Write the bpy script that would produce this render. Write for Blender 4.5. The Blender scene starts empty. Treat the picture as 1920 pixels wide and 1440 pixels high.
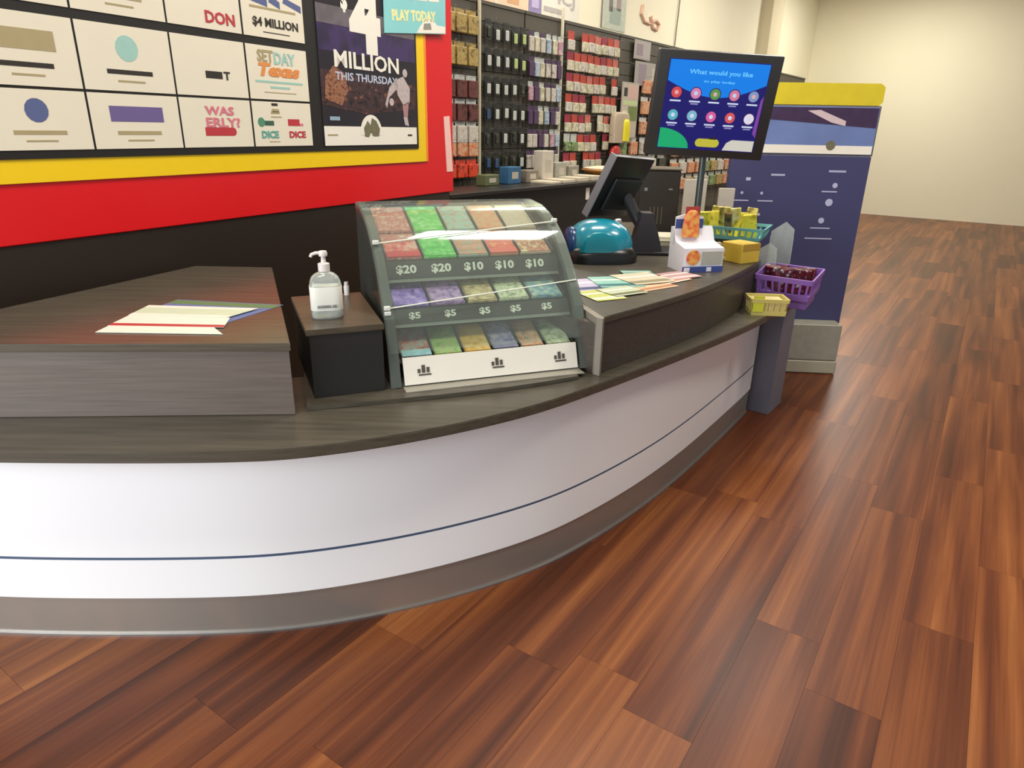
import bpy, bmesh, math, random
from mathutils import Vector, Matrix
random.seed(7)
PI = math.pi
S = bpy.context.scene
C = S.collection

# ------------------------------------------------------------------ camera
cam = bpy.data.objects.new('camera', bpy.data.cameras.new('camera'))
C.objects.link(cam)
th, ro = math.radians(20.7), math.radians(1.1)
Fw = Vector((0, math.cos(th), -math.sin(th)))
R0, U0 = Vector((1, 0, 0)), Vector((0, math.sin(th), math.cos(th)))
Rt = math.cos(ro)*R0 + math.sin(ro)*U0
Up = -math.sin(ro)*R0 + math.cos(ro)*U0
cam.matrix_world = Matrix(((Rt.x, Up.x, -Fw.x, 0), (Rt.y, Up.y, -Fw.y, 0), (Rt.z, Up.z, -Fw.z, 1.6), (0, 0, 0, 1)))
cam.data.sensor_fit = 'HORIZONTAL'; cam.data.sensor_width = 36
cam.data.lens = 1270*36/1920
cam.data.clip_end = 100; cam.data.clip_start = 0.05
S.camera = cam

# ------------------------------------------------------------------ world, lights, exposure
wd = bpy.data.worlds.new('world'); S.world = wd; wd.use_nodes = True
wd.node_tree.nodes['Background'].inputs[0].default_value = (0.86, 0.92, 1.0, 1)
wd.node_tree.nodes['Background'].inputs[1].default_value = 0.55
S.view_settings.view_transform = 'Standard'; S.view_settings.look = 'None'
S.view_settings.gamma = 1; S.view_settings.use_curve_mapping = False
S.view_settings.exposure = 0.0

def area(name, loc, target, sx, sy, power, col):
    L = bpy.data.lights.new(name, 'AREA'); L.shape = 'RECTANGLE'; L.size = sx; L.size_y = sy
    L.energy = power; L.color = col
    o = bpy.data.objects.new(name, L); C.objects.link(o); o.location = loc
    o.rotation_euler = (Vector(target)-Vector(loc)).to_track_quat('-Z', 'Y').to_euler()
    return o
area('shopfront_daylight', (-3.2, -1.0, 1.6), (-0.7, 2.4, 0.5), 2.6, 2.0, 165, (0.88, 0.95, 1.0))
for i, (x, y) in enumerate([(-0.6, 0.6), (0.6, 3.6), (-1.9, 4.6), (2.6, 6.0), (0.3, 7.6), (4.2, 9.5), (3.0, 2.4), (6.5, 13.0)]):
    area('troffer_light', (x, y, 4.3), (x, y, 0), 1.2, 0.6, 82 if y < 8 else 120, (1.0, 0.955, 0.87))

# ------------------------------------------------------------------ materials
def lin(c):
    if isinstance(c, str):
        c = [int(c[i:i+2], 16) for i in (0, 2, 4)]
    return tuple((v/255/12.92 if v/255 <= 0.04045 else ((v/255+0.055)/1.055)**2.4) for v in c) + (1,)

def newmat(name):
    m = bpy.data.materials.new(name); m.use_nodes = True
    nt = m.node_tree; b = nt.nodes['Principled BSDF']
    return m, nt, b

_mc = {}
def flat(name, col, rough=0.5, metal=0.0, var=0.06, scale=25, emit=0, spec=0.5, coat=0):
    if name in _mc: return _mc[name]
    m, nt, b = newmat(name)
    c = lin(col)
    tc = nt.nodes.new('ShaderNodeTexCoord'); nz = nt.nodes.new('ShaderNodeTexNoise'); nz.inputs['Scale'].default_value = scale
    nt.links.new(tc.outputs['Object'], nz.inputs['Vector'])
    mx = nt.nodes.new('ShaderNodeMix'); mx.data_type = 'RGBA'
    mx.inputs[6].default_value = tuple(v*(1-var) for v in c[:3])+(1,)
    mx.inputs[7].default_value = tuple(min(1, v*(1+var)) for v in c[:3])+(1,)
    nt.links.new(nz.outputs[0], mx.inputs[0]); nt.links.new(mx.outputs[2], b.inputs['Base Color'])
    b.inputs['Roughness'].default_value = rough; b.inputs['Metallic'].default_value = metal
    b.inputs['Specular IOR Level'].default_value = spec; b.inputs['Coat Weight'].default_value = coat
    if emit:
        nt.links.new(mx.outputs[2], b.inputs['Emission Color']); b.inputs['Emission Strength'].default_value = emit
        b.inputs['Base Color'].default_value = (0, 0, 0, 1)
        nt.links.remove(b.inputs['Base Color'].links[0])
    _mc[name] = m
    return m

def printed(name, cols, scale=30, rough=0.35, stretch=(1, 1, 1), detail=3):
    """busy little print: several inks broken up by noise"""
    if name in _mc: return _mc[name]
    m, nt, b = newmat(name)
    tc = nt.nodes.new('ShaderNodeTexCoord'); oi = nt.nodes.new('ShaderNodeObjectInfo')
    mp = nt.nodes.new('ShaderNodeMapping'); mp.inputs['Scale'].default_value = stretch
    ad = nt.nodes.new('ShaderNodeVectorMath'); ad.operation = 'MULTIPLY_ADD'
    ad.inputs[1].default_value = (13, 17, 11)
    nt.links.new(oi.outputs['Random'], ad.inputs[0]); nt.links.new(tc.outputs['Object'], ad.inputs[2])
    nt.links.new(ad.outputs[0], mp.inputs[0])
    nz = nt.nodes.new('ShaderNodeTexNoise'); nz.inputs['Scale'].default_value = scale; nz.inputs['Detail'].default_value = detail
    nt.links.new(mp.outputs[0], nz.inputs['Vector'])
    rp = nt.nodes.new('ShaderNodeValToRGB'); rp.color_ramp.interpolation = 'LINEAR'
    n = len(cols); els = rp.color_ramp.elements
    while len(els) < n: els.new(0.5)
    for i, c in enumerate(cols):
        els[i].position = 0.32 + 0.36*i/(max(1, n-1)); els[i].color = lin(c)
    nt.links.new(nz.outputs[0], rp.inputs[0]); nt.links.new(rp.outputs[0], b.inputs['Base Color'])
    b.inputs['Roughness'].default_value = rough
    _mc[name] = m
    return m

def laminate(name, c1, c2, rough=0.35, axis='x', s=9):
    m, nt, b = newmat(name)
    tc = nt.nodes.new('ShaderNodeTexCoord'); mp = nt.nodes.new('ShaderNodeMapping')
    mp.inputs['Scale'].default_value = {'x': (0.35, 5, 14), 'y': (5, .35, 14)}[axis]
    nt.links.new(tc.outputs['Object'], mp.inputs[0])
    nz = nt.nodes.new('ShaderNodeTexNoise'); nz.inputs['Scale'].default_value = s; nz.inputs['Detail'].default_value = 6
    nt.links.new(mp.outputs[0], nz.inputs['Vector'])
    rp = nt.nodes.new('ShaderNodeValToRGB'); rp.color_ramp.elements[0].position = .3; rp.color_ramp.elements[1].position = .7
    rp.color_ramp.elements[0].color = lin(c1); rp.color_ramp.elements[1].color = lin(c2)
    nt.links.new(nz.outputs[0], rp.inputs[0]); nt.links.new(rp.outputs[0], b.inputs['Base Color'])
    b.inputs['Roughness'].default_value = rough
    bp = nt.nodes.new('ShaderNodeBump'); bp.inputs['Strength'].default_value = 0.03
    nt.links.new(nz.outputs[0], bp.inputs['Height']); nt.links.new(bp.outputs[0], b.inputs['Normal'])
    return m

def plankmat(name, island):
    m, nt, b = newmat(name)
    geo = nt.nodes.new('ShaderNodeNewGeometry'); oi = nt.nodes.new('ShaderNodeObjectInfo')
    rnd = geo.outputs['Random Per Island'] if island else oi.outputs['Random']
    vr = nt.nodes.new('ShaderNodeVectorRotate'); vr.rotation_type = 'Z_AXIS'; vr.inputs['Angle'].default_value = math.radians(-56)
    nt.links.new(geo.outputs['Position'], vr.inputs['Vector'])
    ad = nt.nodes.new('ShaderNodeVectorMath'); ad.operation = 'MULTIPLY_ADD'; ad.inputs[1].default_value = (37, 19, 7)
    nt.links.new(rnd, ad.inputs[0]); nt.links.new(vr.outputs[0], ad.inputs[2])
    def noise(scale, st, det):
        mp = nt.nodes.new('ShaderNodeMapping'); mp.inputs['Scale'].default_value = st
        nt.links.new(ad.outputs[0], mp.inputs[0])
        n = nt.nodes.new('ShaderNodeTexNoise'); n.inputs['Scale'].default_value = scale; n.inputs['Detail'].default_value = det
        n.inputs['Distortion'].default_value = 0.25
        nt.links.new(mp.outputs[0], n.inputs['Vector']); return n
    n1 = noise(2.6, (0.22, 5, 1), 4); n2 = noise(14, (0.10, 8, 1), 6); 
    rp = nt.nodes.new('ShaderNodeValToRGB')
    els = rp.color_ramp.elements; els.new(.5); els.new(.7)
    for e, (p, c) in zip(els, [(.2, '3e1e10'), (.42, '5e3019'), (.60, '7a4522'), (.82, '985f34')]):
        e.position = p; e.color = lin(c)
    # per-plank shift + grain
    a1 = nt.nodes.new('ShaderNodeMath'); a1.operation = 'MULTIPLY_ADD'; a1.inputs[1].default_value = 0.26; a1.inputs[2].default_value = -0.16
    nt.links.new(rnd, a1.inputs[0])
    a2 = nt.nodes.new('ShaderNodeMath'); a2.operation = 'ADD'
    nt.links.new(n1.outputs[0], a2.inputs[0]); nt.links.new(a1.outputs[0], a2.inputs[1])
    a3 = nt.nodes.new('ShaderNodeMath'); a3.operation = 'MULTIPLY_ADD'; a3.inputs[1].default_value = 0.22; a3.inputs[2].default_value = -0.10
    nt.links.new(n2.outputs[0], a3.inputs[0])
    a4 = nt.nodes.new('ShaderNodeMath'); a4.operation = 'ADD'
    nt.links.new(a2.outputs[0], a4.inputs[0]); nt.links.new(a3.outputs[0], a4.inputs[1])
    nt.links.new(a4.outputs[0], rp.inputs[0]); nt.links.new(rp.outputs[0], b.inputs['Base Color'])
    b.inputs['Roughness'].default_value = 0.36
    b.inputs['Specular IOR Level'].default_value = 0.28
    return m

M = dict(
    lam_top=laminate('dark_laminate_top', '403b31', '524c40', 0.34),
    lam_front=laminate('shaded_laminate_front', '3a322a', '483f35', 0.45),  # counter laminate darkened for upright faces, shade put into the colour
    lam_left=laminate('window_lit_laminate', '594e46', '675b52', 0.45),  # same laminate lightened, window light from the left put into the colour
    white_lam=flat('white_laminate', 'f0eeec', 0.32, var=.01, scale=3, coat=.3),
    seam=flat('blue_grey_seam', '45566e', 0.4),
    metal=flat('brushed_metal_kick', 'a49c92', 0.33, 0.6, var=.04, scale=8),
    steel=flat('steel', 'b4b4b4', 0.3, 0.9),
    black=flat('black_plastic', '17171a', 0.35),
    blackmat=flat('black_board', '15110c', 0.55),
    charcoal=flat('charcoal_panel', '23221f', 0.45),
    dkbrown=flat('dark_brown_panel', '21170c', 0.5),
    grey=flat('grey_painted', '6b6a74', 0.5),
    cream=flat('cream_wall', 'f0eacd', 0.8, var=.02, scale=2),
    ceil=flat('ceiling_white', 'e6e0d0', 0.9, var=.01),
    red=flat('red_board', 'd8141a', 0.32, var=.04, scale=3),
    yellow=flat('yellow_board', 'f0c810', 0.35, var=.03),
    orange=flat('orange_edge', 'f08c1e', 0.4),
    card=flat('white_card', 'e3dac4', 0.5, var=.03, scale=8),
    white=flat('white_ink', 'eae4d6', 0.5, var=.03),
    slat=flat('slatwall_olive', '4c483c', 0.6, var=.1, scale=6),
    slatdk=flat('slatwall_dark', '2a2821', 0.6, var=.1, scale=6),
)

# ------------------------------------------------------------------ geometry helpers
def box(bm, x0, x1, y0, y1, z0, z1, bev=0, seg=1, mi=0):
    vs = [bm.verts.new((x, y, z)) for z in (z0, z1) for (x, y) in ((x0, y0), (x1, y0), (x1, y1), (x0, y1))]
    fs = [bm.faces.new([vs[i] for i in f]) for f in ((3, 2, 1, 0), (4, 5, 6, 7), (0, 1, 5, 4), (1, 2, 6, 5), (2, 3, 7, 6), (3, 0, 4, 7))]
    for f in fs: f.material_index = mi
    if bev:
        es = list({e for f in fs for e in f.edges})
        bmesh.ops.bevel(bm, geom=es, offset=bev, segments=seg, affect='EDGES', profile=.5)
    return vs

def prism(bm, poly, z0, z1, bev=0, seg=2):
    a = [bm.verts.new((p[0], p[1], z0)) for p in poly]; b = [bm.verts.new((p[0], p[1], z1)) for p in poly]
    n = len(poly)
    top = bm.faces.new(b); bot = bm.faces.new(a[::-1]); sd = []
    for i in range(n):
        sd.append(bm.faces.new((a[i], a[(i+1) % n], b[(i+1) % n], b[i])))
    bmesh.ops.recalc_face_normals(bm, faces=[top, bot]+sd)
    if bev:
        bmesh.ops.bevel(bm, geom=list(set(top.edges) | set(bot.edges)), offset=bev, segments=seg, affect='EDGES')

def prism_x(bm, prof, x0, x1):
    """extrude a (y,z) profile along x"""
    a = [bm.verts.new((x0, p[0], p[1])) for p in prof]; b = [bm.verts.new((x1, p[0], p[1])) for p in prof]
    fs = [bm.faces.new(a), bm.faces.new(b[::-1])]; n = len(prof)
    for i in range(n): fs.append(bm.faces.new((a[i], b[i], b[(i+1) % n], a[(i+1) % n])))
    bmesh.ops.recalc_face_normals(bm, faces=fs)

def prism_y(bm, prof, y0, y1):
    """extrude an (x,z) outline along y"""
    a = [bm.verts.new((p[0], y0, p[1])) for p in prof]; b = [bm.verts.new((p[0], y1, p[1])) for p in prof]
    fs = [bm.faces.new(a), bm.faces.new(b[::-1])]; n = len(prof)
    for i in range(n): fs.append(bm.faces.new((a[i], b[i], b[(i+1) % n], a[(i+1) % n])))
    bmesh.ops.recalc_face_normals(bm, faces=fs)

def lathe(bm, prof, n=24, c=(0, 0, 0), sy=1.0):
    rings = []
    for r, z in prof:
        if r < 1e-6: rings.append([bm.verts.new((c[0], c[1], c[2]+z))])
        else: rings.append([bm.verts.new((c[0]+r*math.cos(2*PI*i/n), c[1]+sy*r*math.sin(2*PI*i/n), c[2]+z)) for i in range(n)])
    for A, B in zip(rings, rings[1:]):
        for i in range(n):
            j = (i+1) % n
            if len(A) == 1 and len(B) == 1: continue
            if len(A) == 1: bm.faces.new((A[0], B[j], B[i]))
            elif len(B) == 1: bm.faces.new((A[i], A[j], B[0]))
            else: bm.faces.new((A[i], A[j], B[j], B[i]))
    bmesh.ops.recalc_face_normals(bm, faces=bm.faces[:])

def tube(bm, pts, r, n=8):
    pts = [Vector(p) for p in pts]; rings = []
    for i, p in enumerate(pts):
        d = (pts[min(i+1, len(pts)-1)]-pts[max(i-1, 0)]).normalized()
        a = d.orthogonal().normalized(); b = d.cross(a)
        if rings:
            pa = (rings[-1][0].co-pts[i-1]); pa = (pa-d*pa.dot(d)).normalized(); a = pa; b = d.cross(a)
        rings.append([bm.verts.new(p+r*(math.cos(2*PI*k/n)*a+math.sin(2*PI*k/n)*b)) for k in range(n)])
    for A, B in zip(rings, rings[1:]):
        for k in range(n): bm.faces.new((A[k], A[(k+1) % n], B[(k+1) % n], B[k]))
    bm.faces.new(rings[0][::-1]); bm.faces.new(rings[-1])

def disc(cx, cz, r, n=24, a0=0, a1=2*PI):
    full = abs(a1-a0-2*PI) < 1e-6
    m = n if full else n+1
    return [(cx+r*math.cos(a0+(a1-a0)*i/n), cz+r*math.sin(a0+(a1-a0)*i/n)) for i in range(m)]

def link(name, me, parent=None, loc=None, rot=None):
    o = bpy.data.objects.new(name, me); C.objects.link(o)
    if parent: o.parent = parent
    if loc: o.location = loc
    if rot: o.rotation_euler = rot
    return o

def mesh(name, build, mat, smooth=False):
    bm = bmesh.new(); build(bm)
    me = bpy.data.meshes.new(name); bm.to_mesh(me); bm.free()
    for m in (mat if isinstance(mat, (list, tuple)) else [mat]): me.materials.append(m)
    if smooth:
        for p in me.polygons: p.use_smooth = True
        try: me.set_sharp_from_angle(angle=math.radians(40))
        except Exception: pass
    return me

def obj(name, build, mat, parent=None, loc=None, rot=None, smooth=False, label=None):
    o = link(name, mesh(name, build, mat, smooth), parent, loc, rot)
    if label: o['label'] = label
    return o

def B(x0, x1, y0, y1, z0, z1, bev=0, seg=1):
    return lambda bm: box(bm, x0, x1, y0, y1, z0, z1, bev, seg)

def tag(o, label=None, cat=None, group=None, kind=None):
    if label: o['label'] = label
    if cat: o['category'] = cat
    if group: o['group'] = group
    if kind: o['kind'] = kind
    return o

def thing(name, label, cat, loc=(0, 0, 0), rz=0, group=None, rot=None):
    o = bpy.data.objects.new(name, None); C.objects.link(o); o.empty_display_size = .05
    o.location = loc; o.rotation_euler = rot if rot else (0, 0, rz)
    return tag(o, label, cat, group)

def struct(name, build, mat, **k):
    return tag(obj(name, build, mat, **k), kind='structure')

def copy_tree(o, parent=None):
    c = o.copy(); C.objects.link(c); c.parent = parent
    for ch in list(o.children): copy_tree(ch, c)
    return c

def lettering(txt, w, h, mat, parent, x, z, y=-0.002, bold=0.02, name='lettering', shear=0, th=0.001, rotz=0):
    """flat letters in the local x-z plane facing -y; (x,z) is the centre"""
    cu = bpy.data.curves.new(name, 'FONT'); cu.body = txt; cu.offset = bold; cu.extrude = 0.0
    cu.resolution_u = 2; cu.shear = shear; cu.space_line = .85; cu.align_x = 'CENTER'
    t = bpy.data.objects.new('tmp', cu); C.objects.link(t)
    bpy.context.view_layer.update()
    me = bpy.data.meshes.new_from_object(t.evaluated_get(bpy.context.evaluated_depsgraph_get()))
    bpy.data.objects.remove(t); bpy.data.curves.remove(cu)
    xs = [v.co.x for v in me.vertices]; ys = [v.co.y for v in me.vertices]
    cx, cy, ww, hh = (min(xs)+max(xs))/2, (min(ys)+max(ys))/2, max(xs)-min(xs), max(ys)-min(ys)
    bm = bmesh.new(); bm.from_mesh(me); bmesh.ops.remove_doubles(bm, verts=bm.verts[:], dist=1e-5)
    for v in bm.verts: v.co = Vector(((v.co.x-cx)*w/ww, 0, (v.co.y-cy)*h/hh))
    r = bmesh.ops.extrude_face_region(bm, geom=bm.faces[:])
    for v in [g for g in r['geom'] if isinstance(g, bmesh.types.BMVert)]: v.co.y += th
    bmesh.ops.recalc_face_normals(bm, faces=bm.faces[:])
    bm.to_mesh(me); bm.free(); me.name = name
    for pp in me.polygons: pp.use_smooth = False
    if 'sharp_edge' in me.attributes: pass
    me.materials.clear(); me.materials.append(mat)
    o = link(name, me, parent, (x, y-th, z)); 
    if rotz: o.rotation_euler = (0, rotz, 0)
    return o

def decal(name, poly, mat, parent, y=-0.001, th=0.001):
    return obj(name, lambda bm: prism_y(bm, poly, y-th, y), mat, parent)

def rect(x0, x1, z0, z1): return [(x0, z0), (x1, z0), (x1, z1), (x0, z1)]

# curve utilities (plan view)
def catmull(P, k=8):
    P = [P[0]]+list(P)+[P[-1]]; out = []
    for i in range(1, len(P)-2):
        p0, p1, p2, p3 = [Vector(q).to_2d() for q in P[i-1:i+3]]
        for j in range(k):
            t = j/k
            out.append(.5*((2*p1)+(-p0+p2)*t+(2*p0-5*p1+4*p2-p3)*t*t+(-p0+3*p1-3*p2+p3)*t**3))
    out.append(Vector(P[-1]).to_2d())
    for _ in range(25):
        out = [out[0]]+[(a+2*b+c)/4 for a, b, c in zip(out, out[1:], out[2:])]+[out[-1]]
    return out
def offset(cv, d):
    out = []
    for i, p in enumerate(cv):
        t = (cv[min(i+1, len(cv)-1)]-cv[max(i-1, 0)]).normalized()
        out.append(p+Vector((t.y, -t.x))*d)
    return out

# ------------------------------------------------------------------ setting
ROOM_AZ = math.radians(34)
# planks
dirv = Vector((math.sin(ROOM_AZ), math.cos(ROOM_AZ))); nrm = Vector((dirv.y, -dirv.x))
floor = struct('floor', B(-9, 14, -3.5, 24, -0.06, -0.012), flat('subfloor', '3a2416', .8))
PW, PL = 0.2128, 1.33
pm_part, pm_stuff = plankmat('floor_plank_wood', False), plankmat('floor_plank_wood_far', True)
plank_me = mesh('plank', B(-PL/2+.0004, PL/2-.0004, -PW/2+.0003, PW/2-.0003, -0.012, 0), pm_part)
near, far = [], []
special = {0: 2.10, -1: 1.47, -3: 1.49, -4: .855}
for k in range(-24, 34):
    ac = -0.361 + PW*(k+.5)
    st = special.get(k, (k*0.537) % PL)
    j0 = -6
    for j in range(-4, 17):
        al = st + PL*(j+.5)
        c = dirv*al+nrm*ac
        if not (-8.5 < c.x < 13.5 and -3 < c.y < 23): continue
        vis = c.y > .4 and abs(c.x) < 0.9+.8*c.y and (c.y < 5.6) and c.x > (c.y-3.2)*.65-2.3
        (near if vis else far).append((c, ac, al))
near.sort(key=lambda q: q[0].length); far += near[290:]; near = near[:290]
for c, ac, al in near:
    o = link('plank', plank_me, floor, (c.x, c.y, 0), (0, 0, PI/2-ROOM_AZ))
def farplanks(bm):
    ca, sa = math.cos(PI/2-ROOM_AZ), math.sin(PI/2-ROOM_AZ)
    for c, ac, al in far:
        vs = box(bm, -PL/2+.0004, PL/2-.0004, -PW/2+.0003, PW/2-.0003, -0.012, 0)
        for v in vs: v.co = Vector((c.x+ca*v.co.x-sa*v.co.y, c.y+sa*v.co.x+ca*v.co.y, v.co.z))
tag(obj('planks', farplanks, pm_stuff, floor), kind='stuff')

def wallpt(t, y, z): return WALLM @ Vector((t, y, z))
WALLM = Matrix.Translation((-.358, 7.0, 0)) @ Matrix.Rotation(math.radians(53.5), 4, 'Z')
WROT = (0, 0, math.radians(53.5)); WLOC = (-.358, 7.0, 0)
struct('wall_back', B(-5.5, 11.2, .06, .2, 0, 4.5), M['cream'], loc=WLOC, rot=WROT)
struct('wall_end', B(11.2, 11.35, -7.0, .2, 0, 4.5), M['cream'], loc=WLOC, rot=WROT)
struct('trim_1', B(7.75, 8.35, -.12, .06, 2.66, 4.5), flat('pilaster', 'd9cfae', .8, var=.02), loc=WLOC, rot=WROT)
struct('ceiling', B(-9, 14, -1.5, 20, 4.5, 4.6), M['ceil'])

# ------------------------------------------------------------------ counter
Kp = [(-1.84, 1.805), (-1.5, 1.79), (-.94, 1.81), (-.7, 1.845), (-.47, 1.91), (-.2, 2.02), (.1, 2.19), (.32, 2.38), (.59, 2.66), (.86, 3.0), (1.11, 3.35), (1.37, 3.72), (1.44, 3.83)]
Wp = [(-1.86, 1.675), (-1.5, 1.665), (-.80, 1.69), (-.60, 1.73), (-.40, 1.80), (-.18, 1.91), (.07, 2.07), (.264, 2.246), (.494, 2.47), (.768, 2.75), (1.104, 3.106), (1.486, 3.57), (1.60, 3.72)]
K = catmull(Kp); W = catmull(Wp)
ZW = 0.74
def band(cv, z0, z1, t):
    inner = offset(cv, -t)
    return lambda bm: prism(bm, list(cv)+inner[::-1], z0, z1)
ct = thing('service_counter', 'long curved service counter with white front, dark top and metal kickboard', 'counter', (0, 0, 0))
wt_poly = list(W)+[Vector((1.66, 3.86)), Vector((1.50, 4.02))]+offset(W, -.60)[::-1][6:]
obj('worktop', lambda bm: prism(bm, wt_poly, ZW-.035, ZW, .003, 2), M['lam_top'], ct, label='dark wood-grain laminate worktop')
Kp_in = offset(K, -.002)
obj('front_panel', band(K, .308, .705, .02), M['white_lam'], ct, label='upper glossy white front panel')
obj('front_panel', band(K, .152, .298, .02), M['white_lam'], ct, label='lower glossy white front panel')
obj('seam_strip', band(offset(K, -.001), .298, .308, .015), M['seam'], ct, label='thin blue grey line in the white front')
obj('kickboard', band(offset(K, -.006), 0.004, .152, .02), M['metal'], ct, label='brushed metal kickboard')
obj('kick_trim', band(offset(K, .002), 0.0, .008, .02), M['steel'], ct, label='bright metal trim at the foot of the kickboard')
obj('back_panel', band(offset(K, -.5), .0, .70, .02), M['dkbrown'], ct)
obj('end_panel', lambda bm: prism(bm, [(1.452, 3.866), (1.556, 3.788), (1.70, 3.98), (1.596, 4.058)], 0, .70, .003), M['grey'], ct, label='grey end leg of the counter')
# raised platform (thin) on the worktop
pf = catmull([(-.655, 1.995), (-.353, 2.085), (-.1, 2.17), (.10, 2.255), (.245, 2.335)])
tag(obj('plinth_board', lambda bm: prism(bm, list(pf)+[Vector((.10, 2.75)), Vector((-.25, 2.70)), Vector((-.80, 2.45))], ZW, ZW+.015, .002), M['lam_top']),
    'thin dark board on the worktop under the ticket display and the black block', 'board')

# left pedestal
lp = [(-1.80, 1.865), (-.672, 1.950), (-1.115, 3.10), (-1.47, 3.10), (-1.80, 2.25)]
ped = thing('side_pedestal', 'grey-brown laminate pedestal at the left end with leaflets on top', 'pedestal', (-1.0, 2.3, ZW))
def rel(poly, o): return [(p[0]-o[0], p[1]-o[1]) for p in poly]
pb = [(-1.79, 1.88), (-.682, 1.963), (-1.118, 3.09), (-1.47, 3.09), (-1.79, 2.26)]
obj('body', lambda bm: prism(bm, rel(pb, (-1.0, 2.3)), .001, .215, .002), M['lam_left'], ped)
obj('top', lambda bm: prism(bm, rel(lp, (-1.0, 2.3)), .215, .24, .003), laminate('pedestal_top', '4a4439', '5a5346', .22), ped)

# block under the bottle
bp_ = [(-.655, 2.055), (-.425, 2.15), (-.60, 2.60), (-.84, 2.50)]
bb = [(-.648, 2.064), (-.432, 2.154), (-.603, 2.592), (-.832, 2.497)]
blk = thing('bottle_plinth', 'small black block with a brown top that carries the pump bottle', 'pedestal', (-.63, 2.3, ZW+.015))
obj('body', lambda bm: prism(bm, rel(bb, (-.63, 2.3)), .0, .215, .002), M['charcoal'], blk)
obj('top', lambda bm: prism(bm, rel(bp_, (-.63, 2.3)), .215, .235, .002), laminate('block_top', '423a2e', '51483a', .3), blk)
ZB = ZW+.25

# raised counter on the right
rf = catmull([(.316, 2.385), (.40, 2.47), (.50, 2.573), (.78, 2.86), (1.05, 3.225), (1.20, 3.45), (1.325, 3.65)])
rc = thing('raised_counter', 'raised dark laminate counter section carrying the terminal and the boxes', 'counter', (.8, 3.2, ZW))
top_poly = list(rf)+[Vector((1.42, 3.98)), Vector((1.36, 4.5)), Vector((1.30, 5.15)), Vector((.55, 5.15)), Vector((.02, 3.6)), Vector((.20, 2.95))]
rfi = offset(rf, -.008)
obj('top', lambda bm: prism(bm, rel(top_poly, (.8, 3.2)), .195, .22, .003), M['lam_top'], rc)
obj('front_riser', lambda bm: prism(bm, rel(list(rfi)+offset(rf, -.30)[::-1], (.8, 3.2)), .001, .195), M['lam_front'], rc)
obj('left_end_panel', lambda bm: prism(bm, rel([(.304, 2.390), (.324, 2.376), (.332, 2.392), (.225, 2.75), (.200, 2.745)], (.8, 3.2)), .001, .2205), flat('lightened_end_laminate', '7e766a', .45), rc)  # end face painted lighter to make up for the display's shade
obj('rear_cabinet', lambda bm: prism(bm, rel([(1.30, 4.15), (1.27, 5.12), (.57, 5.12), (.25, 4.15)], (.8, 3.2)), -ZW, .195), M['dkbrown'], rc)
ZR = ZW+.22

# ------------------------------------------------------------------ jackpot sign wall
SL, SR = (-1.45, 3.2, 0), math.radians(62)
tag(obj('kiosk_wall', B(-1.45, 2.12, .03, .16, 0, 1.158), M['dkbrown'], loc=SL, rot=(0, 0, SR)),
    'dark brown panelled partition under the red sign', 'partition')
sg = thing('menu_sign', 'big red framed sign board with yellow border, white cards and a poster', 'sign', SL, SR)
obj('frame', B(-1.5, 2.16, .02, .14, 1.16, 3.05, .004), M['red'], sg, label='red outer board')
obj('border', B(-1.32, 1.815, .010, .0199, 1.378, 2.93, .001), M['yellow'], sg, label='yellow border')
obj('border_edge', B(1.815, 1.84, .010, .0199, 1.378, 2.93, .001), M['orange'], sg, label='orange edge of the yellow border')
obj('board', B(-1.27, 1.725, .003, .0099, 1.462, 2.86, .001), M['blackmat'], sg, label='black inner board')
teal, orng, pink, grn, redi, dk, prp, bl, gold = (flat('teal_ink', '9cc4b8', .5), flat('orange_ink', 'dc8a48', .5), flat('pink_ink', 'd47484', .5),
    flat('green_ink', '4f8a6c', .5), flat('red_ink', 'b8343c', .5), flat('dark_ink', '2c2620', .5), flat('purple_ink', '6a5a8c', .5), flat('blue_grey_ink', '56608a', .5), flat('gold_ink', 'a89870', .5))
cols = [(-1.19, -.83), (-.82, -.445), (-.435, -.045), (-.035, .350), (.362, .752)]
rows = [(1.492, 1.700), (1.710, 1.950), (1.985, 2.215), (2.225, 2.45)]
cards = {}
for ci, (a, b) in enumerate(cols):
    for ri, (c, d) in enumerate(rows):
        cards[(ci, ri)] = obj('card', B(a, b, -.001, .0029, c, d, .0008), M['card'], sg)
for ci in range(3):
    for ri in range(4):
        a, b = cols[ci]; c, d = rows[ri]; w_, h_ = b-a, d-c; cc = [pink, teal, orng, bl, grn, gold, prp][(ci*3+ri*2) % 7]
        decal('ink_mark', disc(a+w_*.5, c+h_*.66, h_*.2, 14) if (ci+ri) % 2 else rect(a+w_*.2, a+w_*.8, c+h_*.5, c+h_*.78), cc, cards[(ci, ri)])
        decal('ink_mark', rect(a+w_*.25, a+w_*.75, c+h_*.26, c+h_*.33), dk if ri % 2 else gold, cards[(ci, ri)])
        decal('ink_mark', rect(a+w_*.35, a+w_*.65, c+h_*.14, c+h_*.17), gold, cards[(ci, ri)])
cB2, cB1, cB0 = cards[(4, 2)], cards[(4, 1)], cards[(4, 0)]
cA2, cA1, cA0 = cards[(3, 2)], cards[(3, 1)], cards[(3, 0)]
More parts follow.
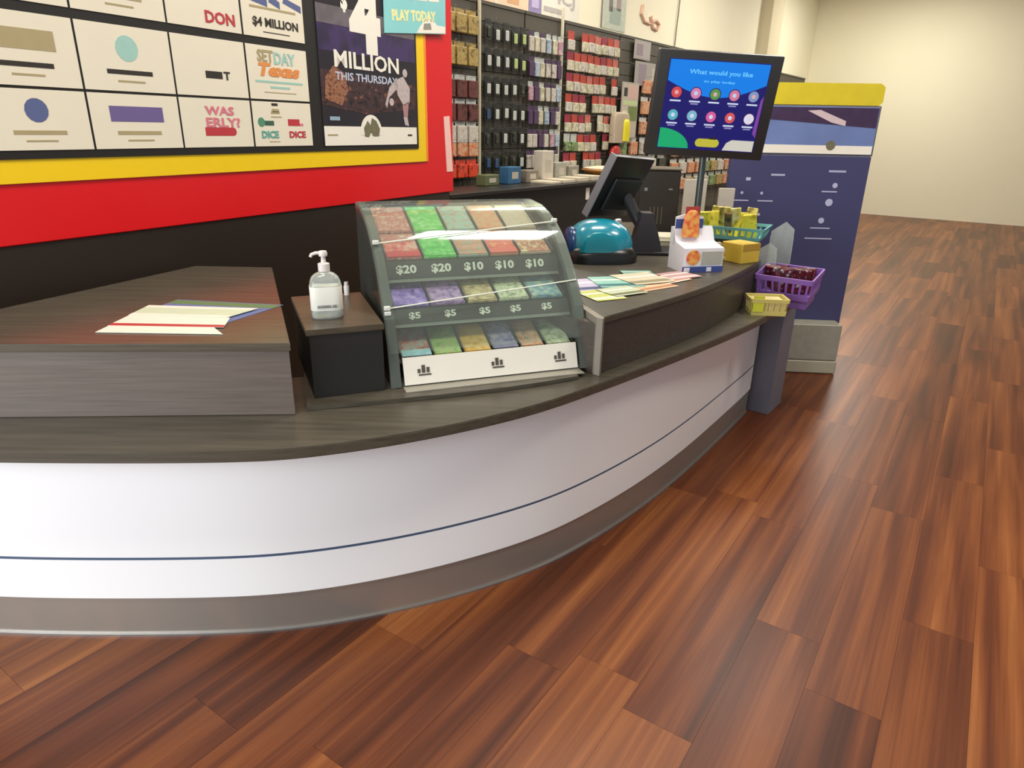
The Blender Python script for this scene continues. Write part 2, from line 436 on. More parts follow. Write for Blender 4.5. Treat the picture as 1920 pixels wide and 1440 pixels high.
# top card: script squiggle and $4 MILLION
for i, (x, w) in enumerate([(.42, .10), (.53, .07), (.62, .12)]):
    decal('ink_mark', [(x, 2.135+.008*i), (x+w, 2.120), (x+w, 2.150), (x+.01, 2.175)], bl, cB2)
decal('ink_mark', rect(.41, .70, 2.108, 2.118), gold, cB2)
lettering('$4 MILLION', .29, .045, dk, cB2, .565, 2.050, bold=.03)
decal('ink_mark', rect(.48, .65, 2.008, 2.012), dk, cB2)
lettering('DON', .16, .05, redi, cA2, .235, 2.035, bold=.03)
decal('ink_mark', rect(.0, .30, 2.13, 2.15), gold, cA2)
# middle card
lettering('SET', .10, .055, gold, cB1, .475, 1.905, bold=.03)
lettering('DAY', .14, .055, teal, cB1, .60, 1.900, bold=.03)
lettering('Texas', .27, .060, orng, cB1, .56, 1.845, bold=.05, shear=.25)
decal('ink_mark', rect(.40, .71, 1.786, 1.796), teal, cB1); decal('ink_mark', rect(.49, .62, 1.762, 1.772), teal, cB1)
decal('ink_mark', rect(.45, .66, 1.741, 1.745), gold, cB1)
lettering('T', .035, .035, dk, cA1, .235, 1.800, bold=.03); decal('ink_mark', rect(.12, .21, 1.785, 1.815), dk, cA1)
# bottom cards
lettering('WAS', .16, .038, pink, cA0, .17, 1.650, bold=.03)
lettering('ERLY?', .19, .042, pink, cA0, .185, 1.600, bold=.03)
decal('pill_mark', [(p[0], p[1]) for p in disc(.235, 1.560, .018, 10, -PI/2, PI/2)]+[(.08, 1.578), (.08, 1.542)], redi, cA0)
decal('ink_mark', rect(.485, .525, 1.682, 1.694), dk, cB0)
decal('ink_mark', [(.475, 1.645), (.535, 1.645), (.53, 1.668), (.485, 1.668)], gold, cB0); decal('ink_mark', rect(.488, .53, 1.652, 1.657), dk, cB0)
decal('ink_mark', rect(.475, .545, 1.628, 1.633), gold, cB0)
decal('badge_mark', disc(.41, 1.605, .022, 14), grn, cB0); decal('badge_mark', rect(.43, .49, 1.59, 1.612), flat('dark_green_ink', '3c5a4a', .5), cB0)
lettering('DICE', .11, .035, flat('sea_green_ink', '5fa596', .5), cB0, .46, 1.548, bold=.04)
decal('badge_mark', rect(.585, .665, 1.590, 1.622), redi, cB0); decal('badge_mark', rect(.665, .69, 1.59, 1.602), pink, cB0)
lettering('DICE', .115, .033, redi, cB0, .645, 1.548, bold=.04)
decal('ink_mark', rect(.45, .52, 1.512, 1.516), gold, cB0)
# poster
crowd = printed('crowd_print', ['181016', '2a1c20', '4a2e26', '2a2230', '7c4c34'], 22, .35, (1, 1, 1.6), 6)
po = obj('poster', B(.842, 1.700, -.001, .0029, 1.487, 2.80, .001), flat('dark_poster_print', '231c22', .35, var=.2, scale=9), sg, label='dark poster with big white lettering')
duskp = printed('dusk_purple_print', ['2e2440', '40305c', '30263c'], 6, .35)
decal('printed_band', rect(.845, 1.697, 1.97, 2.10), duskp, po, -.0011)
decal('printed_band', rect(.845, 1.697, 2.101, 2.19), printed('smoke_print', ['4a4448', '6c6468', '585054'], 5, .35), po, -.0011)
decal('printed_crowd', [(.845, 1.70), (1.2, 1.66), (1.697, 1.70), (1.697, 1.84), (1.3, 1.85), (.845, 1.88)], crowd, po, -.0011)
decal('printed_crowd', [(.87, 1.73), (1.0, 1.70), (1.06, 1.78), (1.03, 1.87), (.95, 1.90), (.88, 1.84)], printed('warm_crowd_print', ['3c221c', '7c4a34', 'a07050', '5a3428'], 40, .35, (1, 1, 1.5), 6), po, -.0022)
decal('bottom_band', rect(.845, 1.697, 1.490, 1.592), M['white'], po, -.0012)
decal('badge', disc(1.243, 1.560, .098, 26, -.05*PI, 1.05*PI), M['white'], po, -.0024)
decal('badge_emblem', [(1.175, 1.585), (1.18, 1.54), (1.215, 1.535), (1.235, 1.56), (1.26, 1.54), (1.31, 1.54), (1.32, 1.58), (1.29, 1.625), (1.25, 1.64), (1.235, 1.60), (1.21, 1.625)], flat('olive_ink', '6e6a50', .5, var=.4, scale=60), po, -.0036)
decal('printed_label', rect(.895, .975, 1.622, 1.642), flat('pale_blue_ink', '8fa6b8', .5), po, -.0024)
lettering('4', .27, .37, M['white'], po, 1.235, 2.165, -.0024, bold=.06)
lettering('MILLION', .57, .088, M['white'], po, 1.245, 1.938, -.0024, bold=.022)
lettering('THIS THURSDAY', .55, .042, flat('pale_lilac_ink', 'b8bed0', .5), po, 1.235, 1.852, -.0024, bold=.02)
lettering('$', .055, .10, M['white'], po, 1.065, 2.22, -.0024, bold=.05)
# printed player, reduced to patches
ply = flat('player_print', 'b8aaa8', .5, var=.25, scale=50)
for pn, mt_ in (([(1.49, 1.86), (1.57, 1.885), (1.635, 1.82), (1.63, 1.74), (1.57, 1.715), (1.51, 1.775)], ply), ([(1.50, 1.87), (1.43, 1.815), (1.385, 1.72), (1.40, 1.70), (1.425, 1.76), (1.515, 1.82)], ply),
                ([(1.555, 1.72), (1.62, 1.745), (1.605, 1.655), (1.565, 1.65)], flat('player_rose', 'a87c7c', .5, var=.2)), ([(1.56, 1.655), (1.60, 1.655), (1.615, 1.60), (1.575, 1.605)], ply)):
    decal('printed_figure', pn, mt_, po, -.0024)
decal('printed_figure', disc(1.59, 1.905, .024, 14), ply, po, -.0024); decal('printed_ball', disc(1.445, 1.735, .022, 14), ply, po, -.0036)
decal('ink_mark', rect(.87, .95, 1.542, 1.550), gold, po, -.0024); decal('ink_mark', rect(1.60, 1.645, 1.540, 1.550), dk, po, -.0024)
# cyan poster taped over the corner and a tag on the red edge
cy = thing('promo_poster', 'small turquoise poster with pale lettering taped over the red sign corner', 'poster', Matrix.Translation(SL) @ Matrix.Rotation(SR, 4, 'Z') @ Vector((0, -.004, 0)), SR)
obj('sheet', lambda bm: prism_y(bm, [(1.40, 2.108), (2.045, 2.172), (2.05, 2.62), (1.41, 2.60)], -.004, .0), flat('turquoise_sheet', '84c8c8', .4, var=.12, scale=4), cy)
lettering('PLAY TODAY', .46, .062, flat('lemon_ink', 'e6e2a0', .5), cy, 1.705, 2.235, -.004, bold=.05, rotz=-.10)
for a, b in ((1.50, 1.60), (1.62, 1.73), (1.75, 1.84), (1.86, 1.97)):
    decal('lettering', [(a, 2.29+(a-1.4)*.1), (b, 2.29+(b-1.4)*.1), (b, 2.36+(b-1.4)*.1), (a, 2.36+(a-1.4)*.1)], M['white'], cy, -.004)
decal('bottom_band', [(1.72, 2.143), (2.04, 2.175), (2.042, 2.215), (1.95, 2.21), (1.90, 2.235), (1.82, 2.235), (1.76, 2.185)], M['white'], cy, -.004)
decal('badge_emblem', [(1.79, 2.17), (1.88, 2.18), (1.87, 2.215), (1.80, 2.205)], flat('grey_ink', '8c8a80', .5), cy, -.0055)
tag(obj('edge_tag', lambda bm: prism_y(bm, [(2.075, 1.30), (2.15, 1.30), (2.115, 1.67), (2.045, 1.665)], .016, .0199), flat('pale_pink_card', 'f0c4b8', .5), loc=SL, rot=(0, 0, SR)),
    'narrow pale pink card stuck upright on the red sign edge', 'card')

# ------------------------------------------------------------------ ticket display
DO = (-.411, 2.162, ZW+.015); DR = math.atan2(.349, .936)
dsp = thing('ticket_display', 'grey counter display with curved clear cover and three tiers of tickets', 'display', DO, DR)
prof = [(0, 0), (.033, .11), (.08, .222), (.125, .285), (.175, .345), (.257, .427), (.31, .466), (.36, .495), (.43, .523), (.514, .545), (.64, .555)]
gside = flat('smoked_grey_acrylic', '3f423e', .25, var=.05); grim = flat('grey_green_rim', '4c5049', .3); 
DW = .746
for x0, x1 in ((0, .012), (DW-.012, DW)):
    obj('side_panel', lambda bm: prism_x(bm, prof+[(.64, 0)], x0, x1), gside, dsp)
def rimb(x0, x1):
    def f(bm):
        pr = [(s-.002, z+.003) for s, z in prof]; inn = [(s+.022, z-.006) for s, z in prof[:-1]]+[(.64, .540)]
        prism_x(bm, pr+inn[::-1], x0, x1)
    return f
obj('rim', rimb(-.002, .034), grim, dsp); obj('rim', rimb(DW-.034, DW+.002), grim, dsp)
obj('back_panel', B(.012, DW-.012, .625, .638, 0, .55), gside, dsp)
obj('base', B(.034, DW-.034, .004, .62, 0, .012), flat('display_base', '45463f', .4), dsp)
obj('foot_strip', B(.040, .706, -.050, .003, 0, .003), flat('foot_strip_grey', '8c887a', .3), dsp, label='pale grey strip at the foot of the display')  # thin pale grey strip lying flat in front of the display
obj('header_strip', lambda bm: prism_x(bm, [(.000, .008), (.004, .008), (.036, .097), (.032, .097)], .046, .702), flat('white_front_strip', 'ddd6c8', .4, var=.02), dsp, label='white front strip with three small emblems')
hs = dsp.children[-1]
emb = flat('emblem_ink', '4a4438', .5, var=.4, scale=80)
for x in (.115, .385, .63):
    def eb(bm, x=x):
        pr = lambda s: (.0075+.35*(s-.03)-.0008, s)
        for (dx, z0, z1, w) in ((0, .045, .070, .012), (-.016, .045, .058, .010), (.016, .045, .062, .010), (.004, .036, .041, .044)):
            a0, a1 = pr(z0), pr(z1)
            prism_x(bm, [(a0[0]-.001, z0), (a0[0], z0), (a1[0], z1), (a1[0]-.001, z1)], x+dx-w/2, x+dx+w/2)
    obj('emblem', eb, emb, hs)
# steps: shelf trays with price strips
def ramp(s0, z0, s1, z1, t=.006): return [(s0, z0), (s1, z1), (s1, z1-t), (s0, z0-t)]
tray = flat('dark_tray', '34362f', .4); strip = flat('price_strip_black', '3b3c36', .35)
tiers = [(.050, .075, .215, .140), (.145, .238, .300, .300), (.265, .385, .620, .530)]
for i, (s0, z0, s1, z1) in enumerate(tiers):
    obj('tray', lambda bm: prism_x(bm, ramp(s0, z0, s1, z1), .036, DW-.036), tray, dsp)
    if i:
        hz = .042 if i == 1 else .055
        obj('price_rail', lambda bm: prism_x(bm, [(s0-.030, z0-hz), (s0-.003, z0+.002), (s0+.002, z0), (s0-.024, z0-hz-.003)], .036, DW-.036), strip, dsp)
        obj('shelf_lip', lambda bm: prism_x(bm, [(s0-.038, z0-hz-.012), (s0-.026, z0-hz), (s0+.02, z0-hz), (s0+.02, z0-hz-.012)], .036, DW-.036), flat('shelf_lip_grey', '6f7268', .35), dsp)
prices = [['$5']*5, ['$20', '$20', '$10', '$10', '$10']]
rails = [c for c in dsp.children if c.name.startswith('price_rail')]
inkw = flat('price_white', 'd6d4c4', .5)
for i in (0, 1):
    s0, z0 = tiers[i+1][:2]; hz = .042 if i == 0 else .055
    ang = math.atan2(.027, hz+.002)
    for k in range(5):
        u = [.115, .245, .375, .495, .620][k] if i == 0 else [.115, .245, .370, .492, .615][k]
        o = lettering(prices[i][k], .075 if i else .042, .036 if i else .028, inkw, rails[i], 0, 0, 0, bold=.035, name='price')
        o.location = (u, s0-.018, z0-hz/2+.001); o.rotation_euler = (-ang, 0, 0)
# ticket packs (things inside the display)
def pack_mat(n, cs): return printed(n, cs, 45, .35, (1, 1, 1), 4)
DM = Matrix.Translation(DO) @ Matrix.Rotation(DR, 4, 'Z')
def ticket(u0, u1, s0, z0, s1, z1, mats, label, header=None, lean=.0, t=.010):
    L = math.hypot(s1-s0, z1-z0); ang = math.atan2(z1-z0, s1-s0)
    p = DM @ Vector(((u0+u1)/2, s0, z0+.001))
    r = thing('ticket_pack', label, 'tickets', p)
    r.rotation_euler = (Matrix.Rotation(DR, 3, 'Z') @ Matrix.Rotation(ang, 3, 'X') @ Matrix.Rotation(lean, 3, 'Z')).to_euler()
    w = (u1-u0)/2
    obj('ticket', B(-w, w, .0, L, .0, t, .0012), mats[0], r)
    obj('top_ticket', B(-w+.004, w-.003, .004, L*.62, t, t+.003, .0006), mats[1 % len(mats)], r)
    if header: obj('header', B(-w+.002, w-.002, .002, L*.22, t+.003, t+.0055, .0005), header, r)
    obj('divider', B(w+.003, w+.006, .0, L, .0, .02), tray, r)
    return r
mt = pack_mat
P1 = [('red and pink', [mt('pk_red', ['d0a090', 'b8564e', 'd8b8a4']), mt('pk_red2', ['b03434', 'd86a60', 'c8a898'])], flat('hd_red', 'c42430', .4)),
      ('bright green', [mt('pk_green', ['3fae3a', '58c452', 'a8d490']), mt('pk_green2', ['2f9e30', '46b640', '90c080'])], None),
      ('grey and orange', [mt('pk_teal', ['88a89a', '9cb4a4', 'b08070']), mt('pk_teal2', ['a8998a', 'c07a58', '8a9488'])], None),
      ('orange and red', [mt('pk_orange', ['c8784c', 'd08c5c', 'b8a080']), mt('pk_orange2', ['d8622e', 'd2473a', 'd89a50'])], flat('hd_orange', 'd04a36', .4)),
      ('cream and brown', [mt('pk_cream', ['b8a888', 'c8a898', 'a0a47c']), mt('pk_cream2', ['c8a880', 'a84c34', 'd0c090'])], None)]
xs1 = [(.050, .178), (.186, .310), (.316, .434), (.440, .556), (.562, .690)]
for (nm, ms, hd), (a, b) in zip(P1, xs1):
    ticket(a, b, .270, .388, .425, .452, ms, nm+' ticket pack in the front half of the top display tier', hd)
    ticket(a, b, .430, .458, .612, .530, ms[:1]*2, nm+' ticket pack in the back half of the top display tier')
P2 = [('violet dotted', [mt('pk_violet', ['4c3a8c', '8a6cc0', 'b89ad8'])]), ('mauve', [mt('pk_mauve', ['5a4478', 'a07ab0', 'b896b8'])]),
      ('tan and yellow', [mt('pk_tan', ['8c7058', 'b8a070', 'd0c090'])]), ('pale green and cream', [mt('pk_cream3', ['98a078', 'c8ccaa', '7a7c60'])]),
      ('blue and cream', [mt('pk_blue', ['4c7c90', '7aa0aa', 'b8b898'])])]
xs2 = [(.045, .172), (.178, .306), (.318, .430), (.436, .556), (.566, .694)]
for (nm, ms), (a, b) in zip(P2, xs2):
    ticket(a, b, .149, .242, .296, .300, ms, nm+' five dollar ticket pack in the middle display tier')
P3 = [('red and sky blue', [mt('pk_redblue', ['a84840', 'b89080', '88b0b0'])], flat('hd_sky', '8ab4b8', .4, var=.3, scale=50)), ('lime green', [mt('pk_lime', ['6a9a48', '98b068', 'a09860'])], None),
      ('golden yellow', [mt('pk_gold', ['b88a30', 'd0a440', 'c8b080'])], None), ('slate blue and pink', [mt('pk_slate', ['55588a', '8a86a0', 'b0a0a8'])], flat('hd_slate', '77748c', .4, var=.3, scale=50)),
      ('orange brown', [mt('pk_brown', ['b86c40', 'c0a080', '8a7058'])], None), ('pale green leafy', [mt('pk_leaf', ['6c7c5c', 'a8b090', 'c0c4a8'])], None)]
xs3 = [(.050, .158), (.164, .268), (.274, .378), (.384, .484), (.492, .584), (.592, .694)]
for (nm, ms, hd), (a, b) in zip(P3, xs3):
    ticket(a, b, .056, .080, .208, .140, ms, nm+' ticket pack in the bottom display tier', hd)
# clear cover
def glassmat(name, tint=(.9, .95, .92), refl=.9, milk=.10):
    m, nt, b = newmat(name); nt.nodes.remove(b)
    out = nt.nodes['Material Output']
    tr = nt.nodes.new('ShaderNodeBsdfTransparent'); tr.inputs[0].default_value = tint+(1,)
    gl = nt.nodes.new('ShaderNodeBsdfGlossy'); gl.inputs['Roughness'].default_value = .06
    df = nt.nodes.new('ShaderNodeBsdfDiffuse'); df.inputs[0].default_value = (.75, .78, .72, 1)
    nz = nt.nodes.new('ShaderNodeTexNoise'); nz.inputs['Scale'].default_value = 3
    mr = nt.nodes.new('ShaderNodeMapRange'); mr.inputs[3].default_value = milk*.6; mr.inputs[4].default_value = milk*1.4
    nt.links.new(nz.outputs[0], mr.inputs[0])
    fr0 = nt.nodes.new('ShaderNodeFresnel'); fr0.inputs[0].default_value = 1.4
    fr = nt.nodes.new('ShaderNodeMath'); fr.operation = 'MULTIPLY'; fr.inputs[1].default_value = refl
    nt.links.new(fr0.outputs[0], fr.inputs[0])
    m1 = nt.nodes.new('ShaderNodeMixShader'); m2 = nt.nodes.new('ShaderNodeMixShader')
    nt.links.new(mr.outputs[0], m1.inputs[0]); nt.links.new(tr.outputs[0], m1.inputs[1]); nt.links.new(df.outputs[0], m1.inputs[2])
    nt.links.new(fr.outputs[0], m2.inputs[0]); nt.links.new(m1.outputs[0], m2.inputs[1]); nt.links.new(gl.outputs[0], m2.inputs[2])
    nt.links.new(m2.outputs[0], out.inputs[0]); return m
acry = glassmat('clear_acrylic', refl=.28, milk=.05); acry2 = glassmat('clear_acrylic_thick', milk=.28)
def cover(bm):
    pr = [(s-.004, z+.007) for s, z in prof[1:]]; pi = [(s-.0025, z+.0055) for s, z in prof[1:]]
    prism_x(bm, pr+pi[::-1], .004, DW-.004)
obj('clear_cover', cover, acry, dsp, smooth=True, label='curved clear acrylic cover')
edge = flat('acrylic_edge_glint', 'd8dccb', .2)  # white colour paints the highlight along the clear flap edges
def seg(bm, u0, s0, z0, u1, s1, z1, r): tube(bm, [(u0, s0, z0), (u1, s1, z1)], r, 8)
obj('cover_edge_glint', lambda bm: seg(bm, .005, .270, .452, .74, .345, .503, .0028), edge, dsp, label='edge of the upper cover flap with its highlight painted white')
obj('cover_edge_glint', lambda bm: seg(bm, .005, .094, .258, .74, .135, .311, .0026), edge, dsp, label='edge of the lower cover flap with its highlight painted white')
for (u, s, z) in ((.012, .272, .458), (.730, .345, .508), (.012, .094, .262), (.012, .088, .245)):
    obj('hinge_clip', B(u-.010, u+.012, s-.008, s+.006, z-.008, z+.006, .002), flat('clip_white', 'd0d2c8', .25), dsp)

# ------------------------------------------------------------------ pump bottle
bo = thing('sanitiser_bottle', 'clear pump bottle of hand sanitiser with white label on the black block', 'bottle', (-.628, 2.222, ZB), math.radians(18))
def sq(bm, prof, n=32, e=4.0, sx=.052, sy=.034):
    rings = []
    for k, z in prof:
        rg = []
        for i in range(n):
            a = 2*PI*i/n; c, s = math.cos(a), math.sin(a)
            f = (abs(c)**e+abs(s)**e)**(-1/e)
            ee = max(0, min(1, (k-.3)/.5)); f = f*ee+(1-ee)*1
            rx = sx*k if k > .3 else sx*k; ry = (sy*k if k > .6 else sx*k*(1-(k-.0)/.6)+sy*k*(k/.6))
            rg.append(bm.verts.new((rx*c*f, ry*s*f, z)))
        rings.append(rg)
    for A, Bq in zip(rings, rings[1:]):
        for i in range(n): bm.faces.new((A[i], A[(i+1) % n], Bq[(i+1) % n], Bq[i]))
    bm.faces.new(rings[0][::-1]); bm.faces.new(rings[-1])
    bmesh.ops.recalc_face_normals(bm, faces=bm.faces[:])
obj('bottle_body', lambda bm: sq(bm, [(.92, 0), (.99, .004), (1, .012), (1, .105), (.97, .122), (.85, .138), (.62, .149), (.34, .156), (.30, .164)]), acry2, bo, smooth=True)
obj('gel', lambda bm: sq(bm, [(.88, .004), (.94, .010), (.94, .085), (.93, .0852)]), glassmat('gel', (.95, .97, .97), milk=.35), bo, smooth=True)
obj('bottle_label', lambda bm: sq(bm, [(1.006, .030), (1.014, .031), (1.014, .108), (1.006, .109)]), flat('bottle_label_white', 'dedccf', .5, var=.03), bo, smooth=True)
lb = bo.children[-1]
lettering('ALCOHOL GEL', .066, .010, flat('label_grey_ink', '6f6f70', .5), lb, 0, .045, -.036, bold=.03)
obj('collar', lambda bm: lathe(bm, [(0, .158), (.019, .158), (.019, .182), (.014, .184), (0, .184)], 20), flat('white_plastic', 'd8d0ca', .35), bo, smooth=True)
obj('pump_stem', lambda bm: lathe(bm, [(0, .18), (.009, .18), (.007, .205), (.007, .212), (0, .212)], 16), _mc['white_plastic'], bo, smooth=True)
def head(bm):
    lathe(bm, [(0, .206), (.013, .206), (.015, .214), (.012, .223), (0, .225)], 18)
    tube(bm, [(0, 0, .216), (-.022, -.002, .217), (-.036, -.003, .213), (-.040, -.003, .205)], .0055, 10)
obj('pump_head', head, _mc['white_plastic'], bo, smooth=True)
wt_ = thing('white_tube', 'tiny white tube standing behind the pump bottle', 'tube', (-.640, 2.548, ZB))
obj('tube_body', lambda bm: lathe(bm, [(0, 0), (.010, 0), (.011, .03), (.010, .036), (0, .036)], 14), _mc['white_plastic'], wt_, smooth=True)
obj('tube_cap', lambda bm: lathe(bm, [(0, .036), (.008, .036), (.008, .05), (0, .051)], 14), flat('tube_cap', 'c8c4c0', .4), wt_, smooth=True)

# ------------------------------------------------------------------ leaflets on the left pedestal
ZL = ZW+.24
def sheet(poly, z, mat, label, bands=(), group=None, t=.0012):
    cx = sum(p[0] for p in poly)/len(poly); cyy = sum(p[1] for p in poly)/len(poly)
    o = thing('leaflet', label, 'leaflet', (cx, cyy, z), 0, group)
    obj('paper', lambda bm: prism(bm, rel(poly, (cx, cyy)), 0, t), mat, o)
    for (a, b), m in bands:      # bands between fractions a..b of the 0-3 / 1-2 sides
        L = lambda p, q, f: (p[0]+(q[0]-p[0])*f, p[1]+(q[1]-p[1])*f)
        q = [L(poly[0], poly[3], a), L(poly[1], poly[2], a), L(poly[1], poly[2], b), L(poly[0], poly[3], b)]
        obj('printed_band', lambda bm: prism(bm, rel(q, (cx, cyy)), t, t+.0004), m, o)
    return o
white_p = flat('paper_white', 'e4dccc', .4); bluep = flat('paper_blue', '5f6fa0', .35); pal = flat('paper_pale_green', 'c4ccb0', .4)
redb = flat('red_band_ink', 'b03838', .4); greenb = flat('green_band_ink', '5c7a50', .4)
sheet([(-1.30, 2.16), (-.955, 2.14), (-.840, 2.41), (-1.25, 2.46)], ZL, bluep, 'blue leaflet lying under the others on the left pedestal', [((.80, .97), greenb)])
sheet([(-1.30, 2.02), (-.905, 2.025), (-.965, 2.10), (-1.30, 2.10)], ZL+.0016, white_p, 'cream slip nearest the front edge of the left pedestal')
sheet([(-1.30, 2.09), (-.930, 2.095), (-.955, 2.21), (-1.30, 2.22)], ZL+.0034, white_p, 'white slip with a red band on the left pedestal', [((.0, .22), redb)])
sheet([(-1.30, 2.215), (-.965, 2.205), (-.905, 2.335), (-1.30, 2.35)], ZL+.0050, pal, 'pale green and white slip on the left pedestal beside the blue leaflet', [((.0, .2), white_p), ((.8, 1), white_p)])

# leaflets on the raised counter
def quad(cx, cy_, w, h, a):
    c, s = math.cos(a), math.sin(a)
    return [(cx+c*x-s*y, cy_+s*x+c*y) for x, y in ((-w/2, -h/2), (w/2, -h/2), (w/2, h/2), (-w/2, h/2))]
LX, LY = -.015, .085
lv = [((.335, 2.86), .17, .21, .35, 'paper_lilac', 'b8b0c8', 'lilac and navy leaflet beside the ticket display', '39406c'),
      ((.375, 2.66), .13, .16, .45, 'paper_lime', 'b8bc60', 'lime yellow leaflet at the front corner of the raised counter', 'e0dcc0'),
      ((.47, 2.92), .18, .20, .20, 'paper_mint', '8cbcac', 'mint green leaflet in the middle of the fanned leaflets', '2f6c70'),
      ((.47, 2.73), .15, .13, .55, 'paper_sage', 'b8c0a0', 'sage and white leaflet in front of the mint green one', '6a6c50'),
      ((.60, 2.99), .19, .20, .45, 'paper_beige', 'c8bfa4', 'beige leaflet behind the peach ones', '8c8468'),
      ((.61, 2.86), .20, .13, .62, 'paper_peach', 'e0b898', 'peach leaflet near the counter edge', 'b07850'),
      ((.72, 3.00), .17, .12, .72, 'paper_peach_pale', 'ecd4bc', 'pale peach leaflet nearest the blue and white carton', 'c88c78'),
      ((.79, 3.09), .15, .13, .55, 'paper_rose', 'b48c8c', 'dusty rose leaflet tucked by the blue and white carton', 'd8c0b8'),
      ((.60, 3.12), .13, .10, .1, 'paper_teal_green', '5f9484', 'teal green leaflet by the black terminal base', 'a8c0b0')]
for i, ((x, y), w, h, a, mn, col, lab, c2) in enumerate(lv):
    sheet(quad(x+LX, y+LY, w*1.12, h*1.1, a), ZR+.0003+.0017*(i % 5)+(.0009 if i > 4 else 0), flat(mn, col, .4, var=.15, scale=30), lab, [((.1, .3), flat(mn+'_ink', c2, .4)), ((.62, .72), M['white'])])

# ------------------------------------------------------------------ customer monitor
MZ = 1.712
mon = thing('customer_screen', 'large square black monitor on a pole showing round app icons', 'monitor', (1.02, 3.93, ZR))
mb = Vector((1.02, 3.93, ZR))
Rm = (Matrix.Rotation(math.radians(1.5), 3, 'Z') @ Matrix.Rotation(math.radians(9.5), 3, 'X') @ Matrix.Rotation(math.radians(2.2), 3, 'Y'))
mc = Vector((.932, 3.5, MZ))
pole_xy = (.945, 3.62)
mon.location = (pole_xy[0], pole_xy[1], ZR); mb = Vector(mon.location)
obj('foot_plate', lambda bm: lathe(bm, [(0, 0), (.07, 0), (.07, .006), (.06, .012), (0, .012)], 24), M['black'], mon, smooth=True)
obj('pole', lambda bm: tube(bm, [(0, 0, .01), (0, 0, .60), (0, -.0, .72)], .017, 16), flat('grey_pole', '4c524e', .35, .5), mon, smooth=True)
W2, H2 = .587/2, .47/2
hd = obj('housing', lambda bm: box(bm, -W2, W2, -.002, .045, -H2, H2, .008, 2), flat('monitor_housing', '2b2a28', .4), mon, loc=mc-mb, rot=Rm.to_euler(), smooth=True)
obj('rear_mount', B(-.05, .05, .045, .10, -.10, .06, .006), M['black'], hd)
SW, SH = .235, .195
def em(n, c, e=1.0): return flat('screen_'+n, c, .3, var=.02, emit=e)
sc = obj('screen', B(-SW-.004, SW+.004, -.0035, -.002, -SH-.004, SH+.004), em('navy', '1c1a6e', .9), hd, label='lit navy and blue touch screen')
def sp(name, poly, mat, y=-.0037): return obj(name, lambda bm: prism_y(bm, poly, y-.0004, y), mat, hd)
arc = [(-SW, SH), (-SW, .105)]+[(-SW+2*SW*i/16, .105-.065*math.sin(PI*i/16)) for i in range(17)]+[(SW, .105), (SW, SH)]
sp('screen_header', arc[:1]+arc[2:-2]+arc[-1:], em('blue', '0a7ee6', 1.0))
lt = em('white', 'cfd6ec', 1.0); ltb = em('pale_blue', '6cc8ff', 1.0)
lettering('What would you like', .30, .026, ltb, hd, .01, .145, -.0044, bold=.02)
lettering('to play today', .15, .013, ltb, hd, .01, .108, -.0044, bold=.02)
ic1 = ['d84a52', 'd884b4', '5a9a50', 'd47c9c', '8098c8']; ic2 = ['58b4c4', '7cb8d0', 'd860a0', 'd85a60', 'e4dce8']
dark_i = em('icon_ring', '3a1c5c', .9)
for k in range(5):
    x = -.185+.0925*k
    for z, cols_ in ((.055, ic1), (-.045, ic2)):
        r = .024
        sp('screen_icon', disc(x, z, r+.004, 20), dark_i, -.0042)
        sp('screen_icon', disc(x, z, r, 20), em('icon_'+cols_[k], cols_[k], .95), -.0047)
        sp('icon_symbol', disc(x, z, r*.4, 12), lt if z < 0 else em('icon_in_'+cols_[k], 'e8b0b0' if k % 2 == 0 else 'c8d8f0', .9), -.0052)
        sp('icon_caption', rect(x-.026, x+.026, z-.040, z-.033), lt, -.0042)
        if k in (1, 3) or z < 0: sp('icon_caption', rect(x-.018, x+.018, z-.050, z-.044), em('lilac', '9a92c8', .9), -.0042)
sp('screen_corner', [(-SW, -SH), (-SW, -.105)]+[(-SW+.15*math.sin(i/10*PI/2), -SH+.09*math.cos(i/10*PI/2)) for i in range(11)], em('green', '18a86c', 1.0), -.0042)
sp('screen_button', [(p[0], p[1]) for p in disc(.045, -.165, .019, 8, -PI/2, PI/2)]+disc(-.035, -.165, .019, 8, PI/2, 3*PI/2), em('yellow', 'c8c040', .9), -.0042)
sp('screen_corner', [(.085, -SH), (.10, -.16), (.125, -.145), (SW, -.145), (SW, -SH)], em('cream', 'd8d4c8', .9), -.0042)
sp('screen_edge', [(SW-.018, -.11), (SW, -.13), (SW, .06), (SW-.012, .04)], em('violet', '8a4ab0', .8), -.0042)
tail = Vector((-.02, .05, -.06))
obj('pole_bracket', B(-.03, .03, -.10, .03, .60, .72, .005), M['black'], mon)

# ------------------------------------------------------------------ operator terminal, teal base
tm = thing('sales_terminal', 'black tilted operator terminal on a neck facing away behind the counter', 'terminal', (.62, 3.86, ZR))
def slab(bm):
    # leaning screen seen from behind/side
    box(bm, -.19, .19, -.02, .025, -.17, .17, .010, 2)
tmat = Matrix.Rotation(math.radians(41.5), 3, 'Z') @ Matrix.Rotation(math.radians(26.7), 3, 'X') @ Matrix.Rotation(math.radians(4.3), 3, 'Y')
scr = obj('terminal_screen', lambda bm: box(bm, -.17, .17, -.012, .03, -.18, .18, .010, 2), flat('terminal_black', '1a1c1e', .35), tm, loc=(.571-.62, 3.85-3.86, 1.307-ZR), rot=tmat.to_euler(), smooth=True)
obj('screen_edge', B(-.174, -.166, -.014, .034, -.182, .182, .003), flat('terminal_edge_grey', '77777a', .35), scr)
obj('screen_glass', B(-.15, .15, .030, .032, -.155, .155), flat('dark_glass', '14202c', .1), scr)
obj('back_hump', B(-.10, .14, -.030, -.012, -.13, .06, .008, 2), flat('hump_black', '202224', .4), scr)
